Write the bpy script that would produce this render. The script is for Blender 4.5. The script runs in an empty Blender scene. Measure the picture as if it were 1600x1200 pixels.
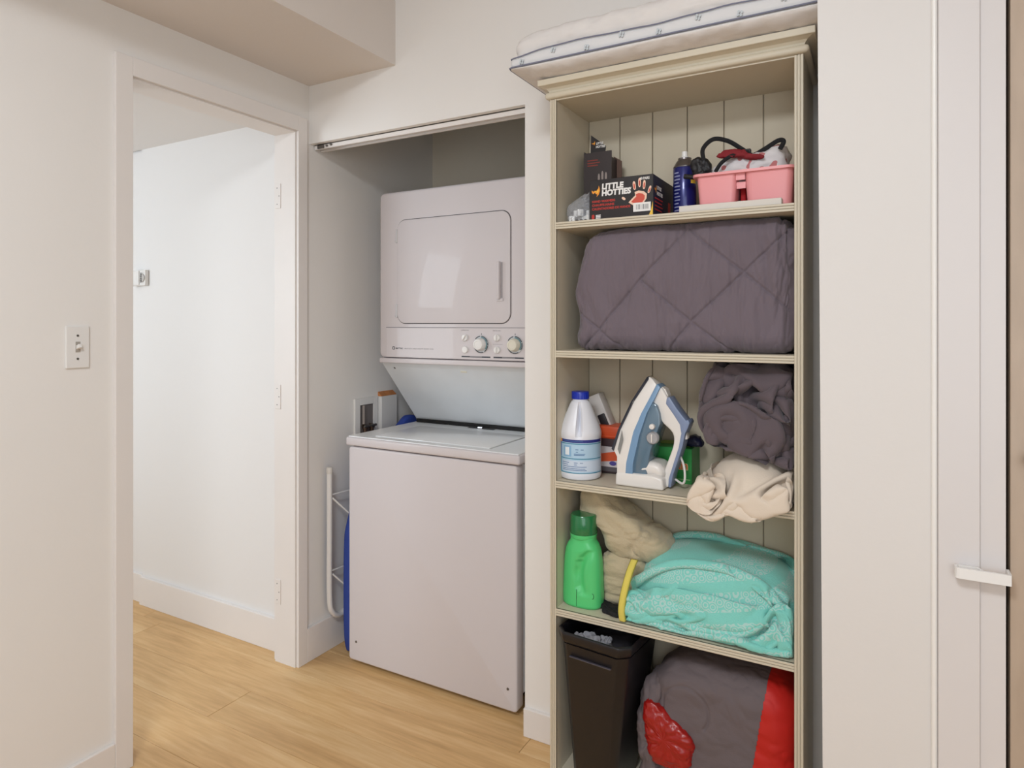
import bpy, bmesh, math, random
from mathutils import Vector, noise, Matrix
import numpy as np
random.seed(4)
C = bpy.context.scene.collection
SC = bpy.context.scene
PI = math.pi

# ---------------------------------------------------------------- camera, world, lights, exposure
cam_d = bpy.data.cameras.new('camera'); cam = bpy.data.objects.new('camera', cam_d); C.objects.link(cam)
cam.location = (0, 0, 1.25); cam.rotation_euler = (PI/2, 0, math.radians(29.26))
cam_d.sensor_width = 36; cam_d.lens = 1029/1600*36; cam_d.shift_y = -94.5/1600
cam_d.clip_start = .02
SC.camera = cam
SC.view_settings.view_transform = 'Standard'; SC.view_settings.look = 'None'
SC.view_settings.gamma = 1; SC.view_settings.use_curve_mapping = False
SC.view_settings.exposure = -0.1
w = bpy.data.worlds.new('world'); SC.world = w; w.use_nodes = True
w.node_tree.nodes['Background'].inputs[0].default_value = (.9, .93, 1, 1)
w.node_tree.nodes['Background'].inputs[1].default_value = .3

def area(name, loc, target, size, power, col, size_y=None):
    d = bpy.data.lights.new(name, 'AREA'); d.energy = power; d.color = col; d.size = size
    if size_y: d.shape = 'RECTANGLE'; d.size_y = size_y
    o = bpy.data.objects.new(name, d); C.objects.link(o); o.location = loc
    o.rotation_euler = (Vector(target)-Vector(loc)).to_track_quat('-Z', 'Y').to_euler()
    return o
area('ceiling_light', (-.38, -.38, 2.38), (-.50, .05, 0), .50, 33, (.89, .95, 1))
area('fill_light', (.35, -1.3, 1.35), (-1.2, 1.2, 1.0), 1.9, 24, (.82, .92, 1), 1.5)  # soft fill added behind the camera, stands for no actual lamp
area('far_window_light', (-3.45, -.3, 1.45), (-2.8, 1.76, 1.35), .9, 28, (.82, .92, 1), 1.3)

# ---------------------------------------------------------------- materials
def lin(c): c /= 255; return c/12.92 if c <= .04045 else ((c+.055)/1.055)**2.4
def rgb(r, g, b): return (lin(r), lin(g), lin(b), 1)
MATS = {}
def mat(name, col, rough=.6, bump=0, bscale=200, var=0, vscale=6, metal=0, trans=0, alpha=1, coat=0, sheen=0, aniso=None, ior=None):
    if name in MATS: return MATS[name]
    m = bpy.data.materials.new(name); m.use_nodes = True
    nt = m.node_tree; N = nt.nodes; L = nt.links; p = N['Principled BSDF']
    p.inputs['Base Color'].default_value = col; p.inputs['Roughness'].default_value = rough
    p.inputs['Metallic'].default_value = metal; p.inputs['Transmission Weight'].default_value = trans
    p.inputs['Alpha'].default_value = alpha; p.inputs['Coat Weight'].default_value = coat
    p.inputs['Sheen Weight'].default_value = sheen
    if ior: p.inputs['IOR'].default_value = ior
    tc = N.new('ShaderNodeTexCoord'); mp = N.new('ShaderNodeMapping'); L.new(tc.outputs['Object'], mp.inputs[0])
    if aniso: mp.inputs['Scale'].default_value = aniso
    if var:
        n = N.new('ShaderNodeTexNoise'); n.inputs['Scale'].default_value = vscale; n.inputs['Detail'].default_value = 5
        L.new(mp.outputs[0], n.inputs[0])
        mr = N.new('ShaderNodeMapRange'); mr.inputs[1].default_value = .3; mr.inputs[2].default_value = .7
        mr.inputs[3].default_value = 1-var; mr.inputs[4].default_value = 1+var; L.new(n.outputs[0], mr.inputs[0])
        mx = N.new('ShaderNodeMix'); mx.data_type = 'RGBA'; mx.blend_type = 'MULTIPLY'; mx.inputs[0].default_value = 1
        mx.inputs[6].default_value = col; L.new(mr.outputs[0], mx.inputs[7]); L.new(mx.outputs[2], p.inputs['Base Color'])
    if bump:
        n = N.new('ShaderNodeTexNoise'); n.inputs['Scale'].default_value = bscale; n.inputs['Detail'].default_value = 3
        L.new(mp.outputs[0], n.inputs[0]); b = N.new('ShaderNodeBump'); b.inputs['Strength'].default_value = bump
        b.inputs['Distance'].default_value = .002; L.new(n.outputs[0], b.inputs['Height']); L.new(b.outputs[0], p.inputs['Normal'])
    MATS[name] = m; return m

wall_m = mat('wall_paint', rgb(240, 236, 232), .6, .12, 90, .012, 2)
ceil_m = mat('ceiling_paint', rgb(226, 217, 210), .75, .15, 120)
closet_m = mat('closet_paint', rgb(240, 232, 216), .65, .12, 90, .02, 3)
far_m = mat('far_room_paint', rgb(235, 232, 230), .6, .12, 90)
trim_m = mat('trim_paint', rgb(236, 230, 226), .38, .06, 40, .012, 5)
bead_m = mat('bead_paint', rgb(238, 234, 229), .3)
appl_m = mat('white_enamel', rgb(212, 204, 205), .6, 0, 0, .006, 3, coat=.2)
lid_m = mat('glossy_enamel', rgb(238, 238, 238), .3, coat=.3)
grey_m = mat('galvanised_grey_panel', rgb(222, 224, 226), .45, 0, 0, .03, 8)
seam_m = mat('dark_seam', rgb(70, 66, 68), .7)
black_m = mat('black_gap', rgb(14, 12, 12), .8)
case_m = mat('bookcase_cream', rgb(208, 197, 176), .48, .05, 60, .012, 8)
caseback_m = mat('bookcase_back_cream', rgb(200, 188, 166), .55, .05, 60, .02, 7)
plastic_w = mat('white_plastic', rgb(236, 233, 230), .35)
ivory = mat('ivory_plastic', rgb(226, 220, 203), .35)
screw_m = mat('screw_metal', rgb(120, 116, 112), .35, metal=.8)
chrome = mat('chrome', rgb(200, 200, 205), .15, metal=1)
brass = mat('valve_metal', rgb(96, 78, 66), .4, metal=.7)
black_p = mat('black_plastic', rgb(26, 24, 27), .5, .25, 350)
black_f = mat('black_fabric', rgb(20, 19, 22), .85, .3, 500)

def wood_mat(name, c1, c2, c3, sx=1.2, sy=14, rnd=True, bump=.12):
    m = bpy.data.materials.new(name); m.use_nodes = True
    nt = m.node_tree; N = nt.nodes; L = nt.links; p = N['Principled BSDF']; p.inputs['Roughness'].default_value = .42
    tc = N.new('ShaderNodeTexCoord'); oi = N.new('ShaderNodeObjectInfo')
    add = N.new('ShaderNodeVectorMath'); add.operation = 'ADD'
    mul = N.new('ShaderNodeVectorMath'); mul.operation = 'SCALE'; cmb = N.new('ShaderNodeCombineXYZ')
    L.new(oi.outputs['Random'], cmb.inputs[0]); L.new(oi.outputs['Random'], cmb.inputs[1])
    L.new(cmb.outputs[0], mul.inputs[0]); mul.inputs['Scale'].default_value = 37
    L.new(tc.outputs['Object'], add.inputs[0]); L.new(mul.outputs[0], add.inputs[1])
    mp = N.new('ShaderNodeMapping'); mp.inputs['Scale'].default_value = (sx, sy, sy); L.new(add.outputs[0], mp.inputs[0])
    n1 = N.new('ShaderNodeTexNoise'); n1.inputs['Scale'].default_value = 1.0; n1.inputs['Detail'].default_value = 6
    n1.inputs['Distortion'].default_value = .8; L.new(mp.outputs[0], n1.inputs[0])
    n2 = N.new('ShaderNodeTexNoise'); n2.inputs['Scale'].default_value = 7; n2.inputs['Detail'].default_value = 4; L.new(mp.outputs[0], n2.inputs[0])
    r = N.new('ShaderNodeValToRGB'); e = r.color_ramp.elements
    e[0].position = .3; e[0].color = c1; e[1].position = .72; e[1].color = c3
    k = r.color_ramp.elements.new(.52); k.color = c2
    mx = N.new('ShaderNodeMix'); mx.data_type = 'FLOAT'; mx.inputs[0].default_value = .35
    L.new(n1.outputs[0], mx.inputs[2]); L.new(n2.outputs[0], mx.inputs[3]); L.new(mx.outputs[0], r.inputs[0])
    mr = N.new('ShaderNodeMapRange'); mr.inputs[3].default_value = .94; mr.inputs[4].default_value = 1.05
    L.new(oi.outputs['Random'], mr.inputs[0])
    m2 = N.new('ShaderNodeMix'); m2.data_type = 'RGBA'; m2.blend_type = 'MULTIPLY'; m2.inputs[0].default_value = 1 if rnd else 0
    L.new(r.outputs[0], m2.inputs[6]); L.new(mr.outputs[0], m2.inputs[7]); L.new(m2.outputs[2], p.inputs['Base Color'])
    b = N.new('ShaderNodeBump'); b.inputs['Strength'].default_value = bump; b.inputs['Distance'].default_value = .001
    L.new(n2.outputs[0], b.inputs['Height']); L.new(b.outputs[0], p.inputs['Normal'])
    MATS[name] = m; return m
plank_m = wood_mat('oak_plank', rgb(194, 150, 98), rgb(222, 180, 124), rgb(238, 204, 152))
birch_m = wood_mat('birch_slab', rgb(172, 152, 133), rgb(184, 164, 145), rgb(196, 176, 156), 6, 1.2, False)

# ---------------------------------------------------------------- object helpers
ORG = {}
def thing(name, label, cat, loc=(0, 0, 0), group=None):
    o = bpy.data.objects.new(name, None); C.objects.link(o); o.location = loc; o.empty_display_size = .05
    o['label'] = label; o['category'] = cat
    if group: o['group'] = group
    ORG[o.name] = Vector(loc); return o
def tag(o, label, cat, group=None):
    o['label'] = label; o['category'] = cat
    if group: o['group'] = group
    return o
def obj(name, VF, m, parent=None, smooth=False, label=None, base=None):
    V, F = VF[0], VF[1]
    me = bpy.data.meshes.new(name)
    if parent is not None: org = ORG[parent.name]
    else:
        a = np.array([tuple(v) for v in V]); org = Vector(base) if base else Vector(((a[:, 0].min()+a[:, 0].max())/2, (a[:, 1].min()+a[:, 1].max())/2, a[:, 2].min()))
    me.from_pydata([tuple(Vector(v)-org) for v in V], [], [tuple(f) for f in F]); me.update()
    bm = bmesh.new(); bm.from_mesh(me); bmesh.ops.recalc_face_normals(bm, faces=bm.faces); bm.to_mesh(me); bm.free()
    ms = m if isinstance(m, (list, tuple)) else [m]
    for q in ms: me.materials.append(q)
    if len(VF) > 2:
        for i, p in enumerate(me.polygons): p.material_index = VF[2][i]
    if smooth:
        for p in me.polygons: p.use_smooth = True
        if smooth != 'all':
            me.set_sharp_from_angle(angle=math.radians(38))
    o = bpy.data.objects.new(name, me); C.objects.link(o)
    if parent is not None:
        o.parent = parent
    else: o.location = org
    ORG[o.name] = org
    if label: o['label'] = label
    return o
def struct(name, VF, m, parent=None, smooth=False):
    o = obj(name, VF, m, parent, smooth)
    if parent is None: o['kind'] = 'structure'
    return o
def join(*parts):
    V = []; F = []; M = []; hm = any(len(p) > 2 for p in parts)
    for p in parts:
        n = len(V); V += [tuple(v) for v in p[0]]; F += [tuple(i+n for i in f) for f in p[1]]
        M += list(p[2]) if len(p) > 2 else [0]*len(p[1])
    return (V, F, M) if hm else (V, F)
def withm(VF, k): return (VF[0], VF[1], [k]*len(VF[1]))
def xf(VF, M): return (([tuple(M @ Vector(v)) for v in VF[0]], VF[1]) + tuple(VF[2:]))
def rotz(VF, c, a): c = Vector(c); return xf(VF, Matrix.Translation(c) @ Matrix.Rotation(a, 4, 'Z') @ Matrix.Translation(-c))
def rotax(VF, c, a, ax): c = Vector(c); return xf(VF, Matrix.Translation(c) @ Matrix.Rotation(a, 4, ax) @ Matrix.Translation(-c))
def box(x0, x1, y0, y1, z0, z1, bev=0, seg=2):
    x0, x1 = sorted((x0, x1)); y0, y1 = sorted((y0, y1)); z0, z1 = sorted((z0, z1))
    bm = bmesh.new(); bmesh.ops.create_cube(bm, size=1)
    for v in bm.verts: v.co = Vector(((x0+x1)/2+v.co.x*(x1-x0), (y0+y1)/2+v.co.y*(y1-y0), (z0+z1)/2+v.co.z*(z1-z0)))
    if bev: bmesh.ops.bevel(bm, geom=list(bm.edges), offset=bev, segments=seg, profile=.5, affect='EDGES')
    bm.verts.index_update()
    r = ([tuple(v.co) for v in bm.verts], [tuple(v.index for v in f.verts) for f in bm.faces]); bm.free(); return r
def prism(poly, a0, a1, axis='Y'):
    """polygon extruded; axis Y: poly is (x,z); X: poly is (y,z); Z: poly is (x,y)"""
    n = len(poly)
    def P(p, a): return {'Y': (p[0], a, p[1]), 'X': (a, p[0], p[1]), 'Z': (p[0], p[1], a)}[axis]
    V = [P(p, a0) for p in poly]+[P(p, a1) for p in poly]
    F = [tuple(range(n)), tuple(range(2*n-1, n-1, -1))]+[(i, (i+1) % n, n+(i+1) % n, n+i) for i in range(n)]
    return V, F
def bevelled(VF, off, seg=2):
    bm = bmesh.new(); vs = [bm.verts.new(v) for v in VF[0]]
    for f in VF[1]: bm.faces.new([vs[i] for i in f])
    bmesh.ops.recalc_face_normals(bm, faces=bm.faces)
    es = [e for e in bm.edges if len(e.link_faces) == 2 and e.calc_face_angle(0) > .6]
    bmesh.ops.bevel(bm, geom=es, offset=off, segments=seg, profile=.5, affect='EDGES')
    bm.verts.index_update()
    r = ([tuple(v.co) for v in bm.verts], [tuple(v.index for v in f.verts) for f in bm.faces]); bm.free(); return r
def roundrect(x0, x1, z0, z1, r, n=6):
    P = []
    for cx, cz, a in ((x1-r, z1-r, 0), (x0+r, z1-r, 90), (x0+r, z0+r, 180), (x1-r, z0+r, 270)):
        for k in range(n+1):
            t = math.radians(a+90*k/n); P.append((cx+r*math.cos(t), cz+r*math.sin(t)))
    return P
def lathe(prof, c, n=40, axis='Z', a0=0, a1=2*PI, fn=None):
    """prof: [(r, h)]"""
    V = []; F = []; full = abs(a1-a0-2*PI) < 1e-6; m = n if full else n+1
    for r, h in prof:
        for i in range(m):
            t = a0+(a1-a0)*i/n; x, y = r*math.cos(t), r*math.sin(t)
            if fn: x, y = fn(x, y, h, t)
            V.append({'Z': (c[0]+x, c[1]+y, c[2]+h), 'Y': (c[0]+x, c[1]-h, c[2]+y), 'X': (c[0]+h, c[1]+x, c[2]+y)}[axis])
    for j in range(len(prof)-1):
        for i in range(n):
            k = (i+1) % m; F.append((j*m+i, j*m+k, (j+1)*m+k, (j+1)*m+i))
    if full: F.append(tuple(range(m))); F.append(tuple((len(prof)-1)*m+i for i in range(m)))
    return V, F
def tube(pts, r, n=8, flat=1.0, up=(0, 0, 1)):
    pts = [Vector(p) for p in pts]; V = []; F = []
    for i, p in enumerate(pts):
        t = (pts[min(i+1, len(pts)-1)]-pts[max(i-1, 0)]).normalized()
        s = t.cross(Vector(up)); s = s.normalized() if s.length > 1e-4 else t.orthogonal().normalized()
        u = s.cross(t); rr = r(i/(len(pts)-1)) if callable(r) else r
        for k in range(n):
            a = 2*PI*k/n; V.append(tuple(p+s*rr*math.cos(a)+u*rr*flat*math.sin(a)))
    for i in range(len(pts)-1):
        for k in range(n): F.append((i*n+k, i*n+(k+1) % n, (i+1)*n+(k+1) % n, (i+1)*n+k))
    F.append(tuple(range(n))); F.append(tuple((len(pts)-1)*n+k for k in range(n)))
    return V, F
def spline(pts, n=8, closed=False):
    pts = [Vector(p) for p in pts]; out = []; m = len(pts)
    for i in range(m if closed else m-1):
        if closed: p0, p1, p2, p3 = pts[i-1], pts[i], pts[(i+1) % m], pts[(i+2) % m]
        else: p0, p1, p2, p3 = pts[max(i-1, 0)], pts[i], pts[i+1], pts[min(i+2, m-1)]
        for k in range(n):
            t = k/n; out.append(.5*((2*p1)+(p2-p0)*t+(2*p0-5*p1+4*p2-p3)*t*t+(3*p1-p0-3*p2+p3)*t**3))
    if not closed: out.append(pts[-1])
    return out
def softbox(x0, x1, y0, y1, z0, z1, r, nx=60, ny=20, nz=30):
    V = []; F = []; idx = {}
    def vid(i, j, k):
        q = (i, j, k)
        if q not in idx:
            p = Vector((x0+(x1-x0)*i/nx, y0+(y1-y0)*j/ny, z0+(z1-z0)*k/nz))
            c = Vector((min(max(p.x, x0+r), x1-r), min(max(p.y, y0+r), y1-r), min(max(p.z, z0+r), z1-r)))
            d = p-c
            if d.length > 1e-9:
                # squash the cube shell onto the rounded shell
                p = c+d.normalized()*r*min(1, max(abs(d.x), abs(d.y), abs(d.z))/r)
            idx[q] = len(V); V.append(tuple(p))
        return idx[q]
    for i in range(nx):
        for k in range(nz):
            F.append((vid(i, 0, k), vid(i+1, 0, k), vid(i+1, 0, k+1), vid(i, 0, k+1)))
            F.append((vid(i, ny, k), vid(i, ny, k+1), vid(i+1, ny, k+1), vid(i+1, ny, k)))
    for j in range(ny):
        for k in range(nz):
            F.append((vid(0, j, k), vid(0, j, k+1), vid(0, j+1, k+1), vid(0, j+1, k)))
            F.append((vid(nx, j, k), vid(nx, j+1, k), vid(nx, j+1, k+1), vid(nx, j, k+1)))
    for i in range(nx):
        for j in range(ny):
            F.append((vid(i, j, 0), vid(i, j+1, 0), vid(i+1, j+1, 0), vid(i+1, j, 0)))
            F.append((vid(i, j, nz), vid(i+1, j, nz), vid(i+1, j+1, nz), vid(i, j+1, nz)))
    return V, F
def blob(outline, cy, d, nr=44, na=150, ea=.75, eb=.7, ctr=None, db=None):
    """closed cushion whose silhouette seen from the front is the outline (x,z); d = half depth"""
    sp = spline([(p[0], 0, p[1]) for p in outline], 12, True)
    L = [0]
    for i in range(len(sp)): L.append(L[-1]+(sp[(i+1) % len(sp)]-sp[i]).length)
    ring = []; j = 0
    for k in range(na):
        t = L[-1]*k/na
        while L[j+1] < t: j += 1
        f = (t-L[j])/max(1e-9, L[j+1]-L[j]); ring.append(sp[j].lerp(sp[(j+1) % len(sp)], f))
    c = Vector((ctr[0], 0, ctr[1])) if ctr else sum(ring, Vector())/na
    V = []; F = []; db = db or d
    for i in range(1, nr):
        ph = PI*i/nr; rr = math.sin(ph)**ea; co = math.cos(ph); y = -math.copysign(abs(co)**eb, co)
        y = y*(d if y < 0 else db)
        for k in range(na):
            p = c+(ring[k]-c)*rr; V.append((p.x, cy+y, p.z))
    for i in range(nr-2):
        for k in range(na): F.append((i*na+k, i*na+(k+1) % na, (i+1)*na+(k+1) % na, (i+1)*na+k))
    V.append((c.x, cy-d, c.z)); a = len(V)-1; V.append((c.x, cy+db, c.z)); b = len(V)-1
    for k in range(na):
        F.append((a, (k+1) % na, k)); F.append((b, (nr-2)*na+k, (nr-2)*na+(k+1) % na))
    return V, F
def displace(VF, fn):
    V, F = VF[0], VF[1]; me = bpy.data.meshes.new('t'); me.from_pydata(V, [], F)
    bm = bmesh.new(); bm.from_mesh(me); bmesh.ops.recalc_face_normals(bm, faces=bm.faces); bm.normal_update()
    out = []
    for v in bm.verts:
        r = fn(v.co, v.normal); out.append(tuple(v.co+(v.normal*r if isinstance(r, float) else r)))
    bm.free(); bpy.data.meshes.remove(me); return (out, F)+tuple(VF[2:])
def bil(p, s=(1, 1, 1), o=0., octv=3):
    """billow: rounded bulges parted by sharp creases, 0..1"""
    q = Vector((p.x*s[0]+o, p.y*s[1]+o*1.7, p.z*s[2]-o)); a = 1; t = 0; w = 0
    wv = noise.noise_vector(q*.6)*.55; q = q+wv
    for _ in range(octv):
        t += a*min(1, abs(noise.noise(q))*2.2); w += a; a *= .5; q = q*2.03+Vector((3.1, 7.7, 1.9))
    return t/w
def crumple(n, size, init, clamp, steps=160, its=6, rad=.010, seed=0, g=-9.8, dt=.008, damp=.96, bend=.25, wind=None):
    """position based cloth: an n x n sheet gathered into a heap, kept apart by its own thickness"""
    rng = np.random.RandomState(seed); L = size/(n-1)
    U, W = np.meshgrid(np.linspace(0, 1, n), np.linspace(0, 1, n), indexing='ij')
    P = init(U, W, rng).astype(np.float64); Q = P.copy(); idx = np.arange(n*n).reshape(n, n)
    batches = []
    def add(a, b, l, k):
        batches.append((a.ravel(), b.ravel(), l, k))
    for o in (0, 1):
        add(idx[o:-1:2, :][:len(idx[o+1::2])], idx[o+1::2, :], L, 1.); add(idx[:, o:-1:2][:, :idx[:, o+1::2].shape[1]], idx[:, o+1::2], L, 1.)
    for oi in (0, 1):
        for oj in (0, 1):
            a = idx[oi:-1:2, oj:-1:2]; m0, m1 = a.shape
            add(a, idx[oi+1::2, oj+1::2][:m0, :m1], L*2**.5, .5); add(idx[oi+1::2, oj:-1:2][:m0, :m1], idx[oi:-1:2, oj+1::2][:m0, :m1], L*2**.5, .5)
    for o in range(4):
        a = idx[o:-2:4, :]; add(a, idx[o+2::4, :][:len(a)], 2*L, bend); a = idx[:, o:-2:4]; add(a, idx[:, o+2::4][:, :a.shape[1]], 2*L, bend)
    P = P.reshape(-1, 3); Q = P.copy(); pi = pj = np.zeros(0, int)
    gi, gj = np.divmod(np.arange(n*n), n)
    for s in range(steps):
        Vv = (P-Q)/dt*damp; sp = np.linalg.norm(Vv, axis=1, keepdims=True); Vv *= np.minimum(1, 1.2/np.maximum(sp, 1e-9))
        Vv[:, 2] += g*dt; Q = P.copy(); P = P+Vv*dt
        if s % 4 == 0:
            c = np.floor(P/(rad*1.5)).astype(int); c -= c.min(0); D = c.max(0)+3; key = ((c[:, 0]+1)*D[1]+(c[:, 1]+1))*D[2]+c[:, 2]+1
            order = np.argsort(key, kind='stable'); ks = key[order]; I = []; J = []
            for dx in (-1, 0, 1):
                for dy in (-1, 0, 1):
                    for dz in (-1, 0, 1):
                        off = (dx*D[1]+dy)*D[2]+dz
                        lo = np.searchsorted(ks, key+off, 'left'); hi = np.searchsorted(ks, key+off, 'right')
                        cnt = hi-lo; k = 0
                        while True:
                            m = cnt > k
                            if not m.any(): break
                            a = np.nonzero(m)[0]; b = order[lo[m]+k]; q = a < b; I.append(a[q]); J.append(b[q]); k += 1
            pi = np.concatenate(I); pj = np.concatenate(J)
            q = (abs(gi[pi]-gi[pj]) > 1) | (abs(gj[pi]-gj[pj]) > 1); pi, pj = pi[q], pj[q]
        for _ in range(its):
            for a, b, l, k in batches:
                d = P[b]-P[a]; r = np.linalg.norm(d, axis=1)+1e-9; f = (r-l)/r*.5*k
                if l > L*1.9: f = np.minimum(f, 0)      # bending only pushes apart
                d *= f[:, None]; P[a] += d; P[b] -= d
            if len(pi):
                d = P[pj]-P[pi]; r = np.linalg.norm(d, axis=1)+1e-9; m = r < rad; d = d[m]*((r[m]-rad)/r[m]*.25)[:, None]
                np.add.at(P, pi[m], d); np.add.at(P, pj[m], -d)
            P = clamp(P)
        
    F = [(int(idx[i, j]), int(idx[i+1, j]), int(idx[i+1, j+1]), int(idx[i, j+1])) for i in range(n-1) for j in range(n-1)]
    return [tuple(p) for p in P], F
def smooth_noise(U, W, rng, k, f=3.):
    s = 0
    for i in range(k):
        a, b, ph = rng.uniform(-1, 1)*f*(1+i*.6), rng.uniform(-1, 1)*f*(1+i*.6), rng.uniform(0, 6.28); s = s+np.sin(6.28*(a*U+b*W)+ph)/(1+i*.35)
    return s/k**.5
def subdivide(o, lv=1):
    m = o.modifiers.new('smooth', 'SUBSURF'); m.levels = lv; m.render_levels = lv
def core(P, c, r, k=2):
    """keep the cloth outside the bundle's inner core"""
    d = (P-np.array(c))/np.array(r); q = (np.abs(d)**k).sum(1)**(1/k); m = q < 1
    P[m] = np.array(c)+d[m]/np.maximum(q[m], 1e-6)[:, None]*np.array(r); return P
def text(body, size, loc, m, parent, name='lettering', bold=0., rot=(PI/2, 0, 0), sx=1, align='LEFT', shear=0, ext=.0002):
    cu = bpy.data.curves.new('t', 'FONT'); cu.body = body; cu.size = size; cu.extrude = ext; cu.offset = bold
    cu.align_x = align; cu.shear = shear; cu.resolution_u = 3
    t = bpy.data.objects.new('t', cu); C.objects.link(t)
    bpy.context.view_layer.update()
    me = bpy.data.meshes.new_from_object(t.evaluated_get(bpy.context.evaluated_depsgraph_get()))
    bpy.data.objects.remove(t); bpy.data.curves.remove(cu)
    me.name = name
    if me.materials: me.materials.clear()
    me.materials.append(m); o = bpy.data.objects.new(name, me); C.objects.link(o)
    o.parent = parent; o.location = Vector(loc)-ORG[parent.name]; o.rotation_euler = rot; o.scale = (sx, 1, 1)
    return o
def flat(poly, y, t=.0004): return prism(poly, y-t, y)

# ================================================================= STRUCTURE
# floor slab and planks running left to right
fl = struct('floor', box(-3.9, 1.6, -1.6, 2.75, -.08, -.012), seam_m)
ys = [1.354+.1655*k for k in range(-12, 9)]
meshes = {}
joints = {0: [-1.868]}
for k in range(len(ys)-1):
    y0, y1 = ys[k], ys[k+1]
    r = k-12
    off = {0: -1.868, 1: -2.62, -1: -2.45, 2: -2.75, 3: -2.2, -2: -2.9}.get(r, -2.0+.37*((k*7) % 5))
    x = off
    while x > -3.85: x -= 1.83
    while x < 1.5:
        a, b = max(x, -3.88), min(x+1.83, 1.58)
        if b-a > .02:
            ln = round(b-a, 3)
            if ln not in meshes:
                V, F = box(0, ln-.0012, 0, .1655-.0012, -.012, 0, .0007, 1)
                me = bpy.data.meshes.new('plank'); me.from_pydata(V, [], F); me.materials.append(plank_m); meshes[ln] = me
            o = bpy.data.objects.new('plank', meshes[ln]); C.objects.link(o); o.parent = fl
            o.location = Vector((a, y0, 0))-ORG[fl.name]
        x += 1.83

# left wall with the doorway
XL = -1.855
struct('wall_left', join(box(-1.958, XL, -1.6, 1.09, 0, 2.42), box(-1.958, XL, 1.09, 1.715, 1.96, 2.42), box(-1.958, XL, 1.715, 2.64, 0, 2.42)), wall_m)
struct('wall_closet_back', box(-1.855, -.945, 2.54, 2.64, 0, 2.42), closet_m)
struct('wall_closet_right', box(-.945, -.845, 1.862, 2.64, 0, 2.42), closet_m)
# header over the closet + pier + wall behind the bookcase
struct('wall_back', join(box(XL, -.945, 1.768, 1.862, 1.917, 2.42), box(-.945, -.09, 1.768, 1.862, 0, 2.42)), wall_m)
# wall return on the right with the wooden door
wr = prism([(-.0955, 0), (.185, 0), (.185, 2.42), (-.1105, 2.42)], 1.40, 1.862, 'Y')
struct('wall_right_return', wr, mat('wall_paint_dimmed', rgb(222, 217, 213), .6, .12, 90, .012, 2))  # same wall paint, darkened to offset the strong light on this return
struct('wall_right_above_door', join(box(.185, .98, 1.40, 1.50, 2.06, 2.42), box(.98, 1.5, 1.40, 1.50, 0, 2.42)), wall_m)
struct('wall_right', box(1.5, 1.6, -1.6, 1.5, 0, 2.42), wall_m)
struct('wall_front', box(-3.9, 1.6, -1.7, -1.6, 0, 2.42), wall_m)
# far room
struct('wall_far_back', join(box(-2.88, -1.958, 1.76, 1.86, 0, 2.42), box(-3.9, -2.88, 1.772, 1.86, 0, 2.42)), far_m)
struct('wall_far_left', box(-4.0, -3.9, -1.6, 1.86, 0, 2.42), far_m)
struct('ceiling', box(-4.0, 1.6, -1.7, 2.64, 2.42, 2.5), ceil_m)
struct('ceiling_far', box(-3.9, -1.958, -1.6, 1.76, 2.027, 2.10), far_m)
struct('ceiling_soffit', box(XL, -1.447, -1.6, 1.768, 2.132, 2.42), ceil_m)
# closet door track
tk = obj('closet_door_track', join(box(-1.85, -.95, 1.790, 1.798, 1.899, 1.917), box(-1.85, -.95, 1.822, 1.830, 1.899, 1.917), box(-1.85, -.95, 1.79, 1.83, 1.914, 1.917)), trim_m)
tag(tk, 'white metal sliding door track under the header of the laundry closet', 'track')
ORG[tk.name] = ORG[tk.name]
obj('guide_bracket', join(box(-1.83, -1.80, 1.783, 1.790, 1.900, 1.912, .001), lathe([(.004, 0), (.004, .006)], (-1.785, 1.790, 1.907), 10, 'Y'), lathe([(.004, 0), (.004, .006)], (-1.765, 1.790, 1.909), 10, 'Y')), screw_m, tk, label='small metal bracket with screws')

# door frame in the left wall (jambs, casings)
d1 = thing('door_1', 'x', 'x', (-1.85, 1.4, 0)); del d1['label'], d1['category']; d1['kind'] = 'structure'
obj('jamb', box(-1.958, XL, 1.70, 1.715, 0, 1.96), trim_m, d1)
obj('jamb', box(-1.958, XL, 1.09, 1.105, 0, 1.96), trim_m, d1)
obj('head_jamb', box(-1.958, XL, 1.105, 1.70, 1.945, 1.96), trim_m, d1)
obj('casing', box(XL, -1.842, 1.705, 1.748, 0, 2.003, .0015), trim_m, d1)
obj('casing', box(XL, -1.842, 1.051, 1.100, 0, 2.003, .0015), trim_m, d1)
obj('head_casing', box(XL, -1.842, 1.100, 1.705, 1.950, 2.003, .0015), trim_m, d1)
obj('casing', box(-1.972, -1.958, 1.708, 1.76, 0, 2.003, .001), trim_m, d1)
for z in (1.72, .98, .26):
    hp = obj('hinge_mortise', box(-1.957, -1.928, 1.6975, 1.70, z-.045, z+.045, .0005, 1), trim_m, d1)
    for dz, dx in ((-.03, -.948), (0, -.938), (.03, -.948)):
        obj('screw_hole', lathe([(.0018, 0), (.0018, .0006)], (-1+dx+.003, 1.6975, z+dz), 8, 'Y'), seam_m, hp)

# baseboards
def baseb(name, *bx):
    return struct(name, bx[0] if len(bx) == 1 else join(*bx), trim_m)
baseb('baseboard_far', box(-2.88, -1.972, 1.745, 1.76, 0, .125, .002))
baseb('baseboard_far_left', box(-3.9, -2.88, 1.760, 1.772, 0, .125, .002))
baseb('baseboard_closet', box(XL, -1.842, 1.748, 2.54, 0, .125, .002))
baseb('baseboard_pier', box(-.945, -.745, 1.756, 1.768, 0, .085, .002))
baseb('baseboard_left', box(XL, -1.843, -1.6, 1.051, 0, .09, .002))

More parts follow.
